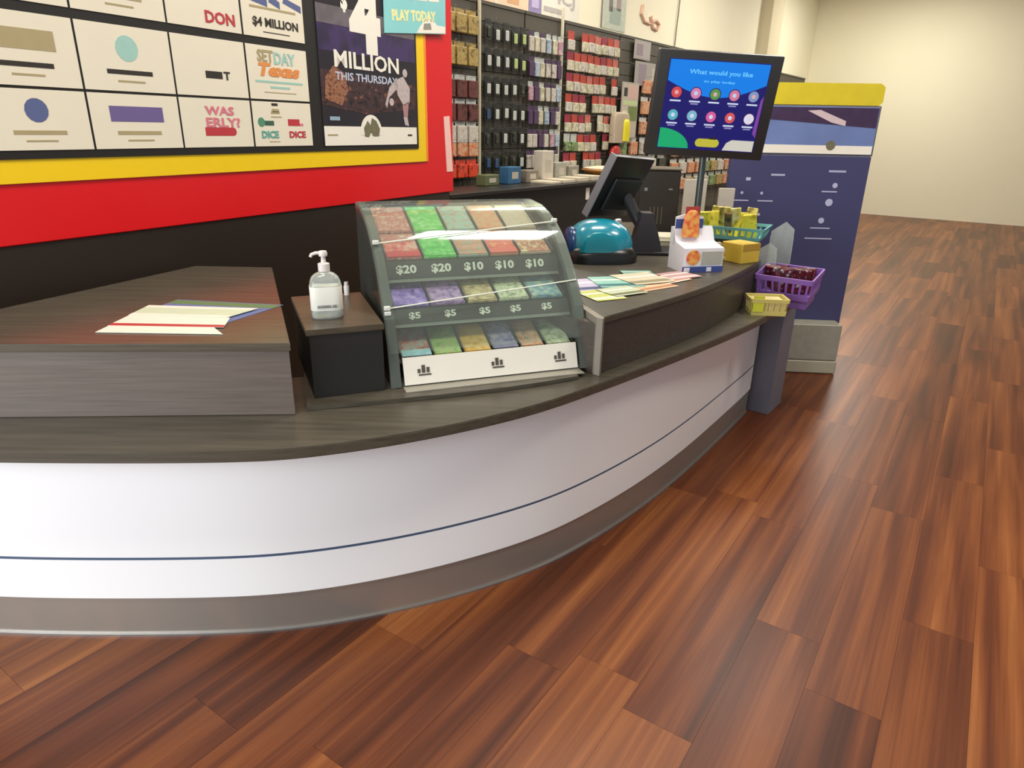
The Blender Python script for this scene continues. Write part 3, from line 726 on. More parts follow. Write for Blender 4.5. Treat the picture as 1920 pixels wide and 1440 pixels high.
obj('neck', lambda bm: tube(bm, [(.10, -.03, .0), (.11, -.01, .10), (.05, .04, .20), (-.02, .04, .32)], .032, 14), flat('neck_charcoal', '2e2d30', .4), tm, smooth=True)
obj('stand_block', lambda bm: prism_y(bm, [(.02, .0), (.20, .0), (.17, .10), (.13, .22), (.07, .22)], -.09, .02), flat('stand_charcoal', '37343a', .45), tm)
obj('stand_foot', B(-.0, .28, -.14, .10, .0, .018, .006, 2), M['black'], tm)
# teal machine
tl = thing('scanner_unit', 'rounded glossy teal ticket machine with black base on the raised counter', 'machine', (.44, 3.58, ZR), math.radians(8))
def dome(bm, sx, sy, sz, z0, e=2.4, n=28, m=10):
    rings = []
    for j in range(m+1):
        ph = PI/2*j/m; cz = math.sin(ph)**(2/e); cr = max(math.cos(ph), 0)**(2/e)
        if j == m: rings.append([bm.verts.new((0, 0, z0+sz))]); break
        rg = []
        for i in range(n):
            a = 2*PI*i/n; c, s = math.cos(a), math.sin(a)
            f = (abs(c)**e+abs(s)**e)**(-1/e)
            rg.append(bm.verts.new((sx*cr*c*f, sy*cr*s*f, z0+sz*cz)))
        rings.append(rg)
    for A, Bq in zip(rings, rings[1:]):
        for i in range(n):
            j = (i+1) % n
            if len(Bq) == 1: bm.faces.new((A[i], A[j], Bq[0]))
            else: bm.faces.new((A[i], A[j], Bq[j], Bq[i]))
    bm.faces.new(rings[0][::-1])
    bmesh.ops.recalc_face_normals(bm, faces=bm.faces[:])
obj('shell', lambda bm: dome(bm, .175, .15, .155, .055), flat('glossy_teal', '0a7c92', .22, var=.05, coat=.4), tl, smooth=True)
obj('machine_base', lambda bm: dome(bm, .195, .165, .105, .0, 3.0), flat('machine_black', '0f1012', .3), tl, smooth=True)
obj('front_lens', lambda bm: dome(bm, .10, .02, .10, .06), flat('teal_lens', '087c8c', .15), tl, loc=(-.03, -.135, 0), smooth=True)
obj('side_cheek', lambda bm: dome(bm, .05, .10, .13, .04), flat('deep_blue_shell', '0c3560', .25), tl, loc=(-.145, .0, 0), smooth=True)
obj('silver_button', lambda bm: dome(bm, .022, .018, .02, .0), M['steel'], tl, loc=(.10, .02, .19), smooth=True)
# dark cash box behind
cb = thing('receipt_cabinet', 'dark brown vented cabinet standing behind the terminal', 'cabinet', (.955, 4.72, ZR+.001), math.radians(-8))
obj('cabinet_body', B(-.13, .13, -.13, .18, .0, .40, .006), flat('cabinet_brown', '241d14', .5), cb)
obj('cabinet_top', B(-.135, .135, -.135, .185, .40, .412, .003), flat('cabinet_top', '4f4636', .5), cb)
for k in range(4): obj('vent_slot', B(-.05+.025*k, -.044+.025*k, -.134, -.13, .06, .17), flat('vent_grey', '5a5244', .5), cb)
obj('badge', B(-.095, -.075, -.133, -.13, .27, .29), M['steel'], cb); obj('badge', B(.06, .085, -.133, -.13, .28, .288), M['steel'], cb)
# pale tray and papers behind the carton
pt = thing('paper_tray', 'pale cream paper tray lying behind the blue and white carton', 'tray', (.93, 4.34, ZR), math.radians(-5))
obj('tray_base', B(-.11, .14, -.12, .12, 0, .012, .003), flat('tray_cream', 'c4bea4', .5), pt)
obj('paper_stack', B(-.10, .13, -.11, .10, .012, .030, .002), flat('paper_cream', 'cfcab4', .6), pt)

# ------------------------------------------------------------------ display cartons on the raised counter
dc = thing('snack_carton', 'white and blue counter carton with orange pictures on it', 'carton', (.885, 3.36, ZR), math.radians(14))
navy = flat('carton_navy', '3a4a86', .4); cw = flat('carton_white', 'dcd8dc', .4); cor = printed('carton_orange', ['c84a38', 'e08a40', 'd8b060'], 40, .4)
def carton(bm):
    prism_x(bm, [(-.08, 0), (.08, 0), (.08, .20), (.055, .20), (.02, .135), (-.08, .115)], -.095, .115)
obj('carton_body', carton, cw, dc)
obj('base_band', B(-.098, .118, -.083, -.080, .0, .028), navy, dc); obj('base_patch', B(-.09, -.06, -.085, -.083, .004, .024), cw, dc); obj('base_patch', B(.03, .055, -.085, -.083, .004, .024), cw, dc)
obj('picture', lambda bm: prism_y(bm, disc(-.045, .072, .036, 20), -.083, -.080), cor, dc, label='round orange picture')
obj('clear_window', B(.0, .108, -.084, -.080, .038, .100), flat('carton_window_grey', 'a8a69a', .25), dc)
obj('back_card', lambda bm: prism_y(bm, [(-.095, .115), (.05, .115), (.05, .25), (-.02, .27), (-.095, .25)], .035, .045), cw, dc)
obj('back_band', B(-.096, -.055, .0345, .035, .195, .24), navy, dc); obj('back_band', B(.010, .051, .0345, .035, .195, .24), navy, dc)
bcd = thing('snack_bag', 'orange and red snack pack standing in the top of the carton', 'snack', (.875, 3.38, ZR+.155), math.radians(14))
obj('pack', lambda bm: dome(bm, .045, .014, .13, 0, 3), cor, bcd, loc=(-.015, .0, .0), smooth=True); obj('pack_top', B(-.05, .02, -.003, .003, .11, .145), flat('pack_red', 'a83a34', .4), bcd)
yb = thing('yellow_box', 'plain yellow box on the raised counter right of the carton', 'box', (1.20, 3.60, ZR), math.radians(32))
obj('box_body', B(-.068, .068, -.06, .08, 0, .10, .003), flat('box_yellow', 'c8a838', .5, var=.08), yb)
obj('box_flap', B(-.064, .064, -.063, -.060, .068, .10), flat('box_flap_ochre', 'a88428', .5), yb)
sn = thing('snack_heap', 'small heap of green and brown wrapped sweets behind the carton', 'sweets', (1.08, 3.55, ZR))
for i in range(7):
    obj('wrapped_sweet', lambda bm: dome(bm, .022, .013, .016, 0, 2), printed('sweet_wrap', ['7c7c4c', 'b8ae84', '8c6a50', 'a8b070'], 60, .4), sn,
        loc=(random.uniform(-.045, .03), random.uniform(-.05, .05), .0+.022*(i % 5)), rot=(0, 0, random.uniform(0, 3)), smooth=True)

def basket(name, label, loc, rz, w, d, h, mat, tilt=0, flare=.12, cat='basket', slots=8):
    r = thing(name, label, cat, loc); r.rotation_euler = (tilt, 0, rz)
    def f(bm):
        t = .004
        box(bm, -w/2, w/2, -d/2, d/2, 0, t)
        for sx in (-1, 1):
            box(bm, sx*w/2-t/2, sx*w/2+t/2, -d/2, d/2, 0, h*.28); box(bm, sx*w/2-t, sx*w/2+t, -d/2, d/2, h*.78, h)
            for k in range(slots-2):
                y = -d/2+d*(k+.5)/(slots-2); box(bm, sx*w/2-t/2, sx*w/2+t/2, y-.005, y+.005, h*.28, h*.78)
        for sy in (-1, 1):
            box(bm, -w/2, w/2, sy*d/2-t/2, sy*d/2+t/2, 0, h*.28); box(bm, -w/2, w/2, sy*d/2-t, sy*d/2+t, h*.78, h)
            for k in range(slots):
                x = -w/2+w*(k+.5)/slots; box(bm, x-.005, x+.005, sy*d/2-t/2, sy*d/2+t/2, h*.28, h*.78)
        for v in bm.verts:
            s = 1+flare*v.co.z/h; v.co.x *= s; v.co.y *= s
    obj('basket_body', f, mat, r)
    return r
def fill(base, label, names, w, d, z, n, mats, group, sz=(.03, .008, .09)):
    """upright little packs leaning in a basket: each a thing"""
    Mx = Matrix.Translation(base.location) @ base.rotation_euler.to_matrix().to_4x4()
    me0 = mesh('pack', lambda bm: box(bm, -sz[0], sz[0], -sz[1], sz[1], 0, sz[2], .003), mats[0])
    for i in range(n):
        p = Vector((-w/2+w*(i+.5)/n, random.uniform(-d/2, d/2)*.5, z))
        m = mats[i % len(mats)]; me = _packme.setdefault((m.name, sz), mesh('pack', lambda bm: box(bm, -sz[0], sz[0], -sz[1], sz[1], 0, sz[2], .003), m))
        lab = label[i % len(label)]+', '+['first', 'second', 'third', 'fourth', 'fifth', 'sixth'][i]+' from the left'
        o = link(names, me); o.matrix_world = Mx @ Matrix.Translation(p) @ Matrix.Rotation(random.uniform(-.35, .35), 4, 'X') @ Matrix.Rotation(random.uniform(-.5, .5), 4, 'Z') @ Matrix.Rotation(random.uniform(-.2, .2), 4, 'Y')
        tag(o, lab, 'snack', group)
_packme = {}
yel_pk = printed('yellow_pack', ['c8b820', 'e0d040', 'a89418'], 30, .35); yel_pk2 = printed('pale_yellow_pack', ['e0d8a8', 'c8b850', '6a5820'], 30, .35)
crm_pk = printed('cream_pack', ['d8cdb8', 'b8a890', 'e0d8c8'], 30, .35); brn_pk = printed('brown_pack', ['4a3420', '7a5c30', '2e2214'], 30, .35)
# teal tray with yellow packs (on the far right end of the raised counter)
tb = basket('teal_basket', 'teal slatted basket tray full of yellow packs behind the yellow box', (1.235, 3.98, ZR+.075), math.radians(-28), .38, .24, .07, flat('teal_plastic', '6aa8a8', .4), slots=12)
obj('basket_riser', B(-.14, .10, -.08, .10, -.075, -.001, .003), flat('riser_olive', '4c4a34', .5), tb)
fill(tb, ['bright yellow pack standing in the teal basket', 'bright yellow pack standing in the teal basket'], 'snack_pack', .30, .16, .006, 6, [yel_pk], 'yellow packs in the teal basket', (.036, .010, .135))
fill(tb, ['brown pack between the yellow packs in the teal basket'], 'snack_pack', .30, .16, .006, 3, [brn_pk], 'brown packs in the teal basket', (.022, .007, .14))
fill(tb, ['cream topped pack at the back of the teal basket'], 'snack_pack', .26, .20, .006, 4, [yel_pk2], 'cream packs in the teal basket', (.03, .007, .165))
# yellow wire basket on the worktop
ybk = basket('yellow_basket', 'small yellow slatted basket on the lower worktop at the right end', (1.285, 3.375, ZW), math.radians(-4), .165, .12, .085, flat('yellow_plastic', 'cdbf6c', .4), slots=6, flare=.10)
obj('basket_liner', B(-.074, .074, -.052, .052, .005, .075, .002), flat('liner_cream', 'd8c48c', .5, var=.15, scale=60), ybk)
obj('side_card', B(-.084, -.030, -.068, -.064, .02, .10), flat('lime_card', 'c8c83c', .4), ybk)
# purple basket with dark red packs
ppb = basket('purple_basket', 'purple slatted basket of dark red packs at the far end of the worktop', (1.475, 3.60, ZW+.055), math.radians(-36), .26, .20, .12, flat('purple_plastic', '8a62b0', .4), tilt=math.radians(8), slots=8)
redpk = printed('dark_red_pack', ['3a0c14', '6a1a24', '301014', 'b8a8a8'], 35, .3)
fill(ppb, ['dark red pack with pale flecks in the purple basket'], 'snack_pack', .2, .12, .01, 6, [redpk], 'dark red packs in the purple basket', (.045, .014, .13))
obj('basket_foot', B(-.12, .12, -.09, .09, -.05, -.001, .004), flat('purple_foot', '7c58a0', .4), ppb, label='solid purple foot of the basket')
# acrylic upright holders
def holder(label, loc, rz, w, h, d=.05):
    r = thing('brochure_holder', label, 'holder', loc, rz)
    m = acry2
    obj('back_plate', lambda bm: prism_y(bm, [(-w/2, 0), (w/2, 0), (w/2, h*.9), (w*.1, h), (-w/2, h*.86)], .0, .003), m, r)
    obj('front_lip', B(-w/2, w/2, -d, -d+.003, 0, h*.3), m, r)
    for s in (-1, 1): obj('side_wall', lambda bm: prism_x(bm, [(-d, 0), (0, 0), (0, h*.8), (-d, h*.3)], s*w/2-.0015, s*w/2+.0015), m, r)
    obj('base_plate', B(-w/2, w/2, -d, .0, 0, .004), m, r)
    return r
holder('tall clear brochure holder left of the purple basket', (1.385, 3.74, ZW), math.radians(-20), .10, .30)
holder('clear brochure holder behind the purple basket', (1.50, 3.86, ZW), math.radians(-20), .12, .40)
gc = thing('white_card_rack', 'greyish white card rack standing behind the carton', 'rack', (1.22, 4.42, ZR), math.radians(-6))
gcm = flat('rack_grey_white', 'b4aa9c', .5, var=.08)
obj('rack_panel', B(-.16, -.02, 0, .02, 0, .36, .003), gcm, gc); obj('rack_panel', B(.06, .16, .02, .04, 0, .31, .003), gcm, gc)
obj('rack_base', B(-.17, .18, -.08, .05, 0, .012, .002), gcm, gc)
obj('rack_gap_card', B(-.018, .058, .03, .036, .012, .20), flat('rack_dark', '3a3024', .5), gc)

# ------------------------------------------------------------------ navy freestanding unit at right
nv = thing('navy_display_stand', 'tall navy display stand with blue poster and yellow top at the right', 'stand', (1.86, 4.78, 0), math.radians(-4))
nav = flat('navy_panel', '3c3c62', .5, var=.06, scale=4)
obj('stand_base', B(-.42, .45, -.20, .15, 0, .10, .01), flat('stand_base_pale', 'a09a86', .5), nv)
obj('navy_panel', B(-.43, .47, -.06, .0, .10, 1.465, .004), nav, nv)
obj('low_shelf', B(-.40, .44, -.20, -.06, .10, .36, .006), flat('shelf_pale', '8c8a7c', .5, var=.2, scale=20), nv)
lil = flat('pale_lilac_mark', 'b0b0cc', .5)
npn = nv.children[1]
for (x, z, w, h) in [(-.30, 1.31, .03, .02), (-.11, 1.34, .09, .012), (.27, 1.37, .11, .012), (-.33, 1.22, .02, .03), (-.20, 1.22, .02, .03), (.27, 1.28, .035, .04), (-.34, 1.17, .12, .008), (-.17, 1.17, .10, .008),
                     (-.35, 1.09, .025, .04), (-.20, 1.08, .02, .05), (.25, 1.17, .05, .06), (.22, 1.05, .04, .04), (-.28, 1.00, .14, .008), (.22, 1.00, .13, .008), (.24, 1.24, .10, .008), (.22, .93, .18, .008)]:
    decal('printed_icon', disc(x, z, w/2, 8) if h > .02 and w < .06 else rect(x-w/2, x+w/2, z-h/2, z+h/2), lil, npn, -.0605)
obj('blue_poster', B(-.30, .47, -.05, -.044, 1.475, 1.765, .002), flat('sky_poster', '6a7cae', .4, var=.25, scale=5), nv)
bpz = nv.children[-1]
decal('bottom_band', rect(-.295, .465, 1.478, 1.53), M['white'], bpz, -.0505); decal('emblem', disc(.20, 1.53, .030, 16), flat('olive_ink', '', .5), bpz, -.0515)
decal('dark_band', [(-.295, 1.69), (.465, 1.64), (.465, 1.76), (-.295, 1.76)], flat('plum_print', '3c2848', .4, var=.4, scale=20), bpz, -.0505)
decal('ribbon', [(.02, 1.74), (.10, 1.745), (.27, 1.68), (.27, 1.65), (.18, 1.67)], flat('rose_white_ink', 'd0bcc0', .4), bpz, -.0515)
obj('poster_frame', B(-.31, .48, -.044, -.0205, 1.466, 1.774, .003), flat('stand_frame_grey', '6c6a64', .5), nv)
yt = thing('yellow_header', 'yellow rounded header sign on top of the navy display stand', 'sign', (1.86, 4.78, 1.775), math.radians(-4))
obj('header_board', lambda bm: prism_y(bm, [(-.30, .01), (-.28, 0), (.46, 0), (.48, .02), (.48, .11), (.45, .13), (-.26, .13), (-.30, .10)], -.045, -.015), flat('header_yellow', 'd2be20', .5, var=.12, scale=12), yt)

# ------------------------------------------------------------------ slatwall and hanging goods
def wloc(t, y, z): return WALLM @ Vector((t, y, z))
secs = [(-2.6, -.04), (-.02, .70), (.72, 1.44), (1.46, 2.66), (2.68, 4.3), (4.32, 6.4), (6.42, 8.6), (8.62, 10.8)]
slat_me = {}
for si, (a, b) in enumerate(secs):
    lab = ['slatwall section at the left behind the red sign', 'slatwall section of dark hanging packs right of the white post', 'slatwall section of purple and white packs', 'slatwall section of red and white packs',
           'slatwall section with the framed notices', 'slatwall section behind the big monitor', 'slatwall section above the navy stand', 'farthest slatwall section at the right'][si]
    r = thing('slatwall_panel', lab, 'slatwall', wloc(a, 0, 0), math.radians(53.5))
    w = b-a
    obj('backing', B(0, w, .03, .055, .0, 2.66), M['slatdk'], r)
    me = mesh('slat', lambda bm: box(bm, 0.001, w-.001, .008, .03, 0.003, .138, .002), M['slat'])
    for k in range(19): link('slat', me, r, (0, 0, k*.14))
    obj('top_rail', B(0, w, .0, .055, 2.661, 2.69), M['slat'], r)
for t in (-.03, 1.36):
    tag(obj('wall_post', B(-.012, .012, -.03, -.005, 0, 2.75 if t < 0 else 2.80, .002), flat('cream_post', 'cfc8ac', .5), loc=wloc(t, 0, .0), rot=WROT),
        'thin cream upright post on the slatwall, '+('beside the red sign' if t < 0 else 'at the left of the red packs'), 'post')

hook_me = mesh('peg_hook', lambda bm: (tube(bm, [(0, .01, 0), (0, -.13, 0), (0, -.145, .012)], .0025, 5)), M['steel'])
hook_n = [0]
panels = [o for o in C.objects if o.name.startswith('slatwall_panel')]
card_m = {}
ORD = ['first', 'second', 'third', 'fourth', 'fifth', 'sixth', 'seventh', 'eighth', 'ninth', 'tenth', 'eleventh', 'twelfth', 'thirteenth', 'fourteenth']
rowcount = {}
def hang(proto_key, parts, label, group, t, z, s=1.0, dy=-.02):
    """a pack hanging from a peg hook"""
    kk = group; n = rowcount.get(kk, 0); rowcount[kk] = n+1
    label = ORD[n]+' '+label.replace(' hanging pack', ' pack', 1).replace(' in the ', ', ', 1)
    if proto_key not in protos:
        r = thing('hanging_pack', label, 'pack', (0, 0, 0), math.radians(53.5), group)
        for nm, (x0, x1, y0, y1, z0, z1), m, bev in parts:
            obj(nm, B(x0, x1, y0, y1, z0, z1, bev), m, r)
        protos[proto_key] = [r, False]
    r, used = protos[proto_key]
    if used: r = copy_tree(r)
    protos[proto_key][1] = True
    tag(r, label, 'pack', group)
    r.location = wloc(t, dy-.02, z)
    r.scale = (s, 1, s)
    # hook as a part of its slatwall section
    for (a, b), pn in zip(secs, panels):
        if a <= t < b:
            link('peg_hook', hook_me, pn, (t-a, 0, z)); break
    return r
protos = {}
def pk(w, h, d, body, head, hh=.03):
    """hang-sell pack: header card with the body below; origin at the hook hole"""
    return [('header_card', (-w/2, w/2, -.002, .002, -hh, .012), head, 0), ('blister', (-w/2+.003, w/2-.003, -d, .004, -h, -hh), body, .006)]
bk = flat('pack_black', '1e201a', .4); wh = flat('pack_white', 'cfcfc4', .4); lm = flat('pack_lime', 'a8b878', .4); gw = flat('pack_grey_white', 'b8bcb4', .4)
rd = flat('pack_red_card', 'b4402f', .4, var=.15); crm = flat('pack_cream', 'd0c8b0', .4, var=.1); pr_ = flat('pack_plum', '4c3454', .4); bl_ = flat('pack_blue', '2c4a68', .4)
mix_w = printed('pack_white_print', ['d4d0c4', 'b8b0a0', 'c8c4b8', '8c7c70'], 22, .4); mix_r = printed('pack_red_print', ['b03028', 'd06050', 'c8a090'], 16, .4)
mix_c = printed('pack_cream_print', ['d8d4bc', 'c0b89c', '9aa084'], 25, .4); mix_d = printed('pack_dark_print', ['26281e', '3a3c30', '1c1e18', '54584a'], 18, .4)
orp = printed('pack_orange_print', ['b85a30', 'd08050', 'c8a888', '8a3c24'], 20, .4); gdn = printed('pack_gold_print', ['8c7434', 'b09a58', '5c4a24'], 18, .4); brd = printed('pack_darkred_print', ['40201c', '6a3830', '2c1612'], 18, .4)
grp = printed('pack_green_print', ['4a6a34', '8aa868', '2c3c24', 'c0c8a8'], 18, .4)
names_row = ['top', 'second', 'third', 'fourth', 'fifth', 'sixth', 'seventh', 'eighth']
# section 2: dark packs with a white window
zrows = [2.52, 2.285, 2.055, 1.825, 1.60, 1.37]
for ri, z in enumerate(zrows):
    for ci, t in enumerate([.06, .20, .34, .48, .62]):
        if (ri, ci) in ((0, 0), (2, 4), (3, 0), (4, 3)): kind = 'dark'
        elif ci >= 3 and ri < 2: kind = 'lime'
        else: kind = 'white' if random.random() < .8 else 'dark'
        if (ri, ci) in ((3, 0), (5, 0), (5, 1)): kind = 'blue'
        body = {'dark': mix_d, 'lime': lm, 'white': gw, 'blue': bl_}[kind]
        parts = [('header_card', (-.045, .045, -.002, .002, -.04, .012), bk, 0), ('blister', (-.045, .045, -.012, .004, -.165, -.04), bk if kind != 'dark' else mix_d, .004),
                 ('window', (-.026, .026, -.028, -.012, -.145, -.055), body, .006)]
        hang('s2'+kind, parts, f'black hanging pack with {dict(dark="dark", lime="lime green", white="white", blue="blue")[kind]} centre in the {names_row[ri]} row right of the white post',
             f'{kind} centred packs, {names_row[ri]} row, dark section', t+random.uniform(-.008, .008), z+random.uniform(-.01, .01))
# section 3: white, plum and blue packs
z3 = [2.50, 2.27, 2.04, 1.81, 1.58, 1.37]
for ri, z in enumerate(z3):
    for ci, t in enumerate([.76, .86, .96, 1.07, 1.18, 1.28]):
        k = random.choice(['white', 'white', 'cream', 'plum', 'pink', 'blue']) if ri != 0 else ['white', 'cream', 'white', 'blue', 'cream', 'pink'][ci]
        body = {'white': mix_w, 'cream': mix_c, 'plum': pr_, 'pink': printed('pack_pink_print', ['c8b4b0', 'a87884', 'b8a8b8'], 20, .4), 'blue': printed('pack_blue_print', ['8aa4b4', 'b0b8c0', '5a7a94'], 20, .4)}[k]
        hang('s3'+k, pk(.082, .17, .022, body, pr_ if k in ('white', 'plum') else gw, .035), f'slim {k} hanging pack in the {names_row[ri]} row left of the red packs', f'{k} packs, {names_row[ri]} row, mixed section', t+random.uniform(-.006, .006), z-.022*0)
# section 4: red topped packs
z4 = [2.585, 2.375, 2.165, 1.955, 1.745, 1.535, 1.335]
for ri, z in enumerate(z4):
    for ci in range(8):
        t = 1.46+.145*ci
        if ri in (5,) and ci < 2: k = 'green'
        elif ri == 4 and ci == 5: k = 'cream'
        else: k = 'red'
        if ri >= 4 and ci == 7 or (ri, ci) in ((0, 1), (2, 6), (3, 3), (4, 4), (5, 5), (6, 2), (6, 6)): continue
        body, hd_ = {'red': (mix_c if (ci+ri) % 3 else mix_w, rd), 'green': (grp, gw), 'cream': (mix_c, crm)}[k]
        hv = random.choice([0, 0, 1, 2])
        if k == 'red': hd_ = [rd, flat('pack_pale_red_card', 'c0685a', .4, var=.15), flat('pack_crimson_card', '96283c', .4, var=.15)][hv]
        hang('s4'+k+str((ci+ri) % 3 > 0)+str(hv), pk(.125, .175, .025, body, hd_, .075), f'{k} topped white hanging pack in the {names_row[ri]} row of the red section', f'{k} topped packs, {names_row[ri]} row, red section', t+.04, z+random.uniform(-.006, .006))
# section 1 (beside the sign): larger gold and red boxes
z1 = [(2.56, gdn, 'gold'), (2.30, gdn, 'gold'), (2.03, brd, 'dark red'), (1.83, brd, 'dark red'), (1.64, mix_w, 'white'), (1.49, orp, 'pale red'), (1.30, printed('pack_bright_red', ['c83a24', 'd85030', '8c1c18'], 18, .4), 'bright red')]
for ri, (z, m, nm) in enumerate(z1):
    for ci, t in enumerate([-.50, -.34, -.18]):
        hang('s1'+nm, pk(.14, .18 if ri < 5 else .15, .04, m, gw if ri in (2, 4) else m, .03), f'{nm} hanging pack in the {names_row[ri]} row between the red sign and the white post', f'{nm} packs, {names_row[ri]} row, beside the sign', t, z)
# section 5 and 6 : mixed goods
for ri, z in enumerate([1.95, 1.72, 1.50, 1.28]):
    for ci in range(5):
        t = 2.80+.30*ci
        k = random.choice(['orange', 'white', 'green', 'dark'])
        if ri < 2 and ci < 3: continue
        hang('s5'+k, pk(.2, .2, .04, {'orange': orp, 'white': mix_w, 'green': grp, 'dark': mix_d}[k], gw, .04), f'{k} hanging pack in the {names_row[ri]} row left of the monitor', f'{k} packs, {names_row[ri]} row, left of the monitor', t, z)
for ri, z in enumerate([2.25, 2.0, 1.75]):
    for ci in range(2):
        hang('s5orange', pk(.2, .2, .04, orp, gw, .04), f'orange hanging pack in the {names_row[ri]} column row beside the framed notices', f'orange packs, {names_row[ri]} row, beside the notices', 3.35+.26*ci, z)
for ri, z in enumerate([2.45, 2.2, 1.95, 1.70, 1.45, 1.20, .97]):
    for ci in range(14):
        t = 4.45+.31*ci
        k = random.choice(['orange', 'white', 'green', 'gold', 'dark'])
        hang('s6'+k, pk(.23, .2, .04, {'orange': orp, 'white': mix_w, 'green': grp, 'gold': gdn, 'dark': mix_d}[k], gw, .04), f'{k} hanging pack in the {names_row[ri]} row behind the big monitor and beyond', f'{k} packs, {names_row[ri]} row, far section', t, z)

# framed notices etc on the slatwall
def notice(label, t0, t1, z0, z1, y, mat, name='notice', cat='notice', bits=()):
    r = thing(name, label, cat, wloc((t0+t1)/2, y, z0), math.radians(53.5)); w = (t1-t0)/2
    obj('frame', B(-w, w, -.012, .0, 0, z1-z0, .003), flat('notice_frame', 'a09c90', .5), r)
    o = obj('sheet', B(-w+.015, w-.015, -.0145, -.012, .015, z1-z0-.015), mat, r)
    for (a, b, c, d, m) in bits: decal('printed_patch', rect(-w+2*w*a, -w+2*w*b, (z1-z0)*c, (z1-z0)*d), m, o, -.0146)
    return r
notice('pale grey framed notice at the top of the slatwall', 2.98, 3.42, 2.44, 2.66, -.03, flat('notice_grey', 'a8a29c', .5, var=.1), bits=[(.1, .5, .2, .8, flat('notice_print', '8c8088', .5))])
notice('second grey framed notice below the top one', 3.02, 3.86, 2.14, 2.42, -.04, flat('notice_grey2', '9c9890', .5, var=.15), bits=[(.1, .35, .1, .9, flat('notice_print', '', .5)), (.55, .9, .2, .8, flat('notice_print2', 'b4b0a0', .5))])
notice('poster with pink top and green picture on the slatwall', 2.66, 3.10, 1.50, 2.16, -.07, flat('poster_pale', 'b8ac9c', .5, var=.12), 'wall_poster', 'poster',
       [(.35, .95, .72, .95, flat('poster_pink', 'c8a89a', .5)), (.1, .95, .60, .68, flat('poster_lime', 'b8c890', .5)), (.4, .95, .32, .58, flat('poster_green', '6c7c40', .5, var=.2)), (.08, .38, .30, .50, flat('poster_cream', 'd0c8b0', .5)), (.1, .3, .75, .9, M['slatdk'])])
# yellow bag hanging
yg = thing('yellow_bag', 'clear bag with bright yellow goods hanging below the green poster', 'bag', wloc(2.62, -.10, 1.45), math.radians(53.5))
obj('clear_bag', lambda bm: dome(bm, .19, .05, .36, 0, 7.0), flat('bag_pale', 'b0a088', .3, var=.2, scale=10), yg, smooth=True)
obj('yellow_item', lambda bm: dome(bm, .075, .06, .26, .02, 5.0), flat('bag_yellow', 'd8cc18', .4), yg, loc=(.08, -.02, .0), smooth=True)
rg = thing('red_bag', 'red and white bag hanging below the yellow bag', 'bag', wloc(2.55, -.10, 1.235), math.radians(53.5))
obj('bag_body', lambda bm: dome(bm, .12, .05, .19, 0, 2.6), flat('bag_red', 'b02820', .4), rg, smooth=True); obj('bag_base', B(-.11, .11, -.055, .04, -.05, .0, .01), flat('bag_white', 'd0c8b8', .4), rg)
tag(obj('white_strip', B(-.02, .02, -.03, -.01, 0, .30), flat('strip_white', 'e0ddd0', .4), loc=wloc(4.05, -.02, 2.05), rot=WROT), 'short bright white upright strip left of the monitor', 'strip')

# posters on the cream wall above
def wposter(label, t0, t1, z0, z1, mat, bits=()):
    r = thing('wall_poster', label, 'poster', wloc((t0+t1)/2, .058, z0), math.radians(53.5)); w = (t1-t0)/2
    o = obj('sheet', B(-w, w, -.006, .0, 0, z1-z0), mat, r)
    for (a, b, c, d, m) in bits: decal('printed_patch', rect(-w+2*w*a, -w+2*w*b, (z1-z0)*c, (z1-z0)*d), m, o, -.0062)
    return r
wposter('pinkish poster on the cream wall nearest the white post', .05, .82, 2.70, 3.1, flat('wp_pink', 'e4c8a8', .5, var=.06), [(.55, .8, .08, .3, flat('wp_orange', 'd0a070', .5)), (.3, .35, 0, 1, M['card'])])
wposter('square lilac poster on the cream wall', .84, 1.05, 2.70, 3.0, flat('wp_lilac', '8c80ac', .5, var=.12), [(.2, .8, .15, .45, flat('wp_lilac2', 'b8acd0', .5))])
w3 = wposter('white poster with grey lettering on the cream wall', 1.06, 1.78, 2.70, 3.1, flat('wp_white', 'e0dccc', .5), [(.05, .6, .1, .22, flat('wp_grey', 'b0aaa4', .5))])
lettering('4CJ', .42, .15, flat('wp_grey', '', .5), w3, .06, .18, -.007, bold=.03)
wposter('tall picture poster with dark and mint patches beside a dark edge', 2.26, 2.86, 2.72, 3.25, flat('wp_mint', 'bcc4b0', .5, var=.2), [(0, .06, 0, 1, flat('wp_edge', '7c7060', .5)), (.3, .45, .35, 1, flat('wp_dk', '786c68', .5)), (.35, .8, .12, .45, flat('wp_mint2', '98a898', .5)), (.6, .78, .4, 1, flat('wp_rose', 'a08884', .5))])
sk = thing('wall_emblem', 'faint pink curled emblem fixed on the cream wall', 'emblem', wloc(3.5, .055, 2.86), math.radians(53.5))
obj('curl', lambda bm: tube(bm, [(-.22, -.01, .22), (-.25, -.01, .12), (-.15, -.01, .04), (.02, -.01, .03)], .018, 6), flat('emblem_pink', 'd8b098', .6), sk)
obj('curl', lambda bm: tube(bm, [(.02, -.01, .12), (.10, -.01, .0), (.22, -.01, -.02), (.28, -.01, .05), (.18, -.01, .09), (.08, -.01, .06)], .020, 6), _mc['emblem_pink'], sk)
cord = tag(obj('cable', lambda bm: tube(bm, [(.02, 0, .52), (0, -.004, .30), (-.01, 0, .10), (-.015, .0, -.12)], .008, 6), flat('cord_grey', '6f6a58', .6), loc=wloc(4.32, .04, 2.80), rot=WROT, smooth=True),
    'thin dark cord hanging down the cream wall above the monitor', 'cable')

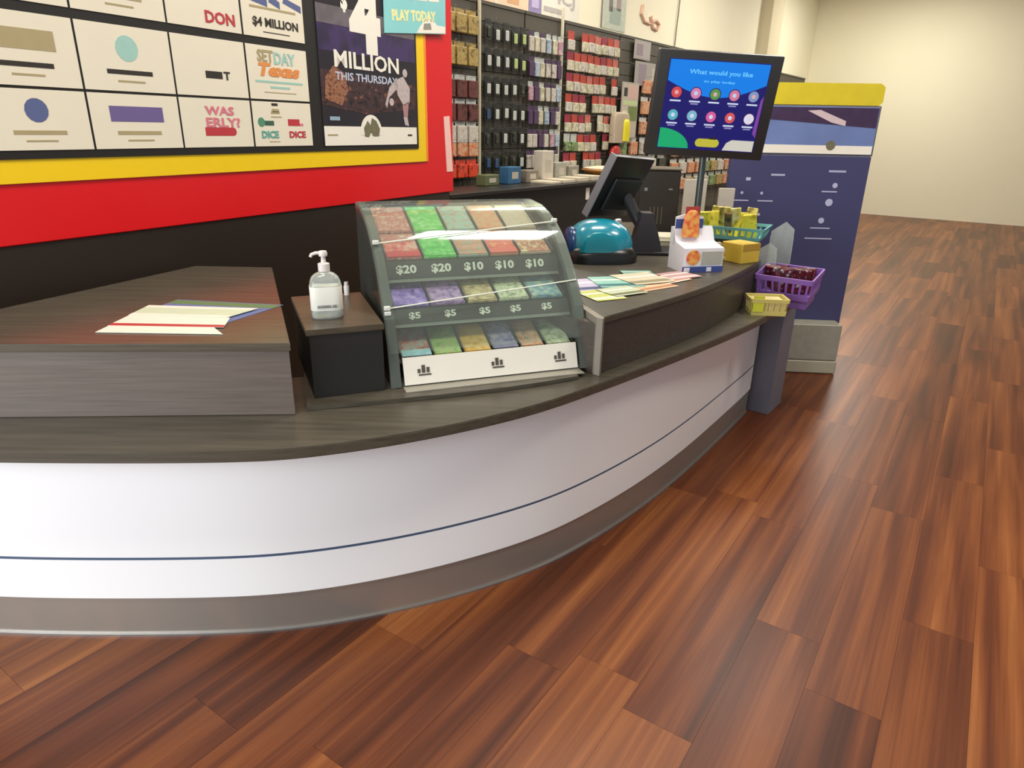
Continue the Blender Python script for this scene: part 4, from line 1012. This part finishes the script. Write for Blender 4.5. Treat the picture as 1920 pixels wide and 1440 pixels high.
# ------------------------------------------------------------------ back bench along the slatwall
bn = thing('back_bench', 'long black workbench along the slatwall behind the raised counter', 'bench', wloc(0, 0, 0), math.radians(53.5))
bench_top = flat('bench_black', '1c1a14', .4)
obj('bench_top', B(-1.2, 2.75, -.68, -.20, 1.055, 1.09, .004), bench_top, bn)
obj('bench_front', B(-1.18, 2.73, -.62, -.60, 0, 1.055), flat('bench_front_black', '121009', .5), bn)
obj('bench_end', B(2.71, 2.73, -.60, -.22, 0, 1.055), _mc['bench_front_black'], bn)
for (x, z, w, h) in ((1.05, .90, .07, .12), (1.92, .97, .05, .07), (1.74, .92, .03, .03)):
    obj('white_label', B(x-w/2, x+w/2, -.624, -.62, z, z+h), M['white'], bn)
def onbench(name, label, cat, t, y, build, mat, smooth=False, z=1.09):
    r = thing(name, label, cat, wloc(t, y, z), math.radians(53.5)); obj('body' if name != 'paper_sheet' else 'sheet', build, mat, r, smooth=smooth); return r
r = onbench('wooden_bowl', 'golden brown wooden tray bowl with pale rim on the black bench', 'bowl', 1.70, -.46, lambda bm: lathe(bm, [(0, 0), (.12, 0), (.26, .06), (.28, .085), (.25, .085), (.10, .02), (0, .02)], 28), flat('amber_wood', 'b87c34', .4, var=.15), True)
obj('contents', lambda bm: lathe(bm, [(0, .05), (.22, .06), (.25, .105), (.15, .12), (0, .118)], 24), flat('bowl_paper', 'e8d8b8', .6), r, smooth=True)
for i, (t, w) in enumerate([(.45, .18), (.70, .22), (.98, .20), (1.26, .2)]):
    onbench('paper_stack', ['first', 'second', 'third', 'fourth'][i]+' low stack of white paper from the left on the black bench', 'paper', t, -.46, B(-w/2, w/2, -.15, .14, 0, .02+.008*i, .002), flat('bench_paper', 'c8bca4', .6))
for i, (t, c, h, nm) in enumerate([(-.25, '5a6040', .10, 'olive'), (.10, '2c5c80', .16, 'blue'), (.40, '7c7264', .12, 'taupe'), (.92, '9c9a8c', .18, 'pale grey'), (1.18, '8c8878', .14, 'stone grey'), (.67, 'c0b8a8', .30, 'tall white')]):
    rr = onbench('stock_box', nm+' stock box at the back of the black bench', 'box', t, -.30, B(-.10, .10, -.06, .06, 0, h, .006), flat('stock_'+nm, c, .5, var=.2, scale=15))
    obj('box_label', B(-.05, .05, -.063, -.06, h*.3, h*.7), flat('stock_label_'+nm, 'b0a898', .5), rr)
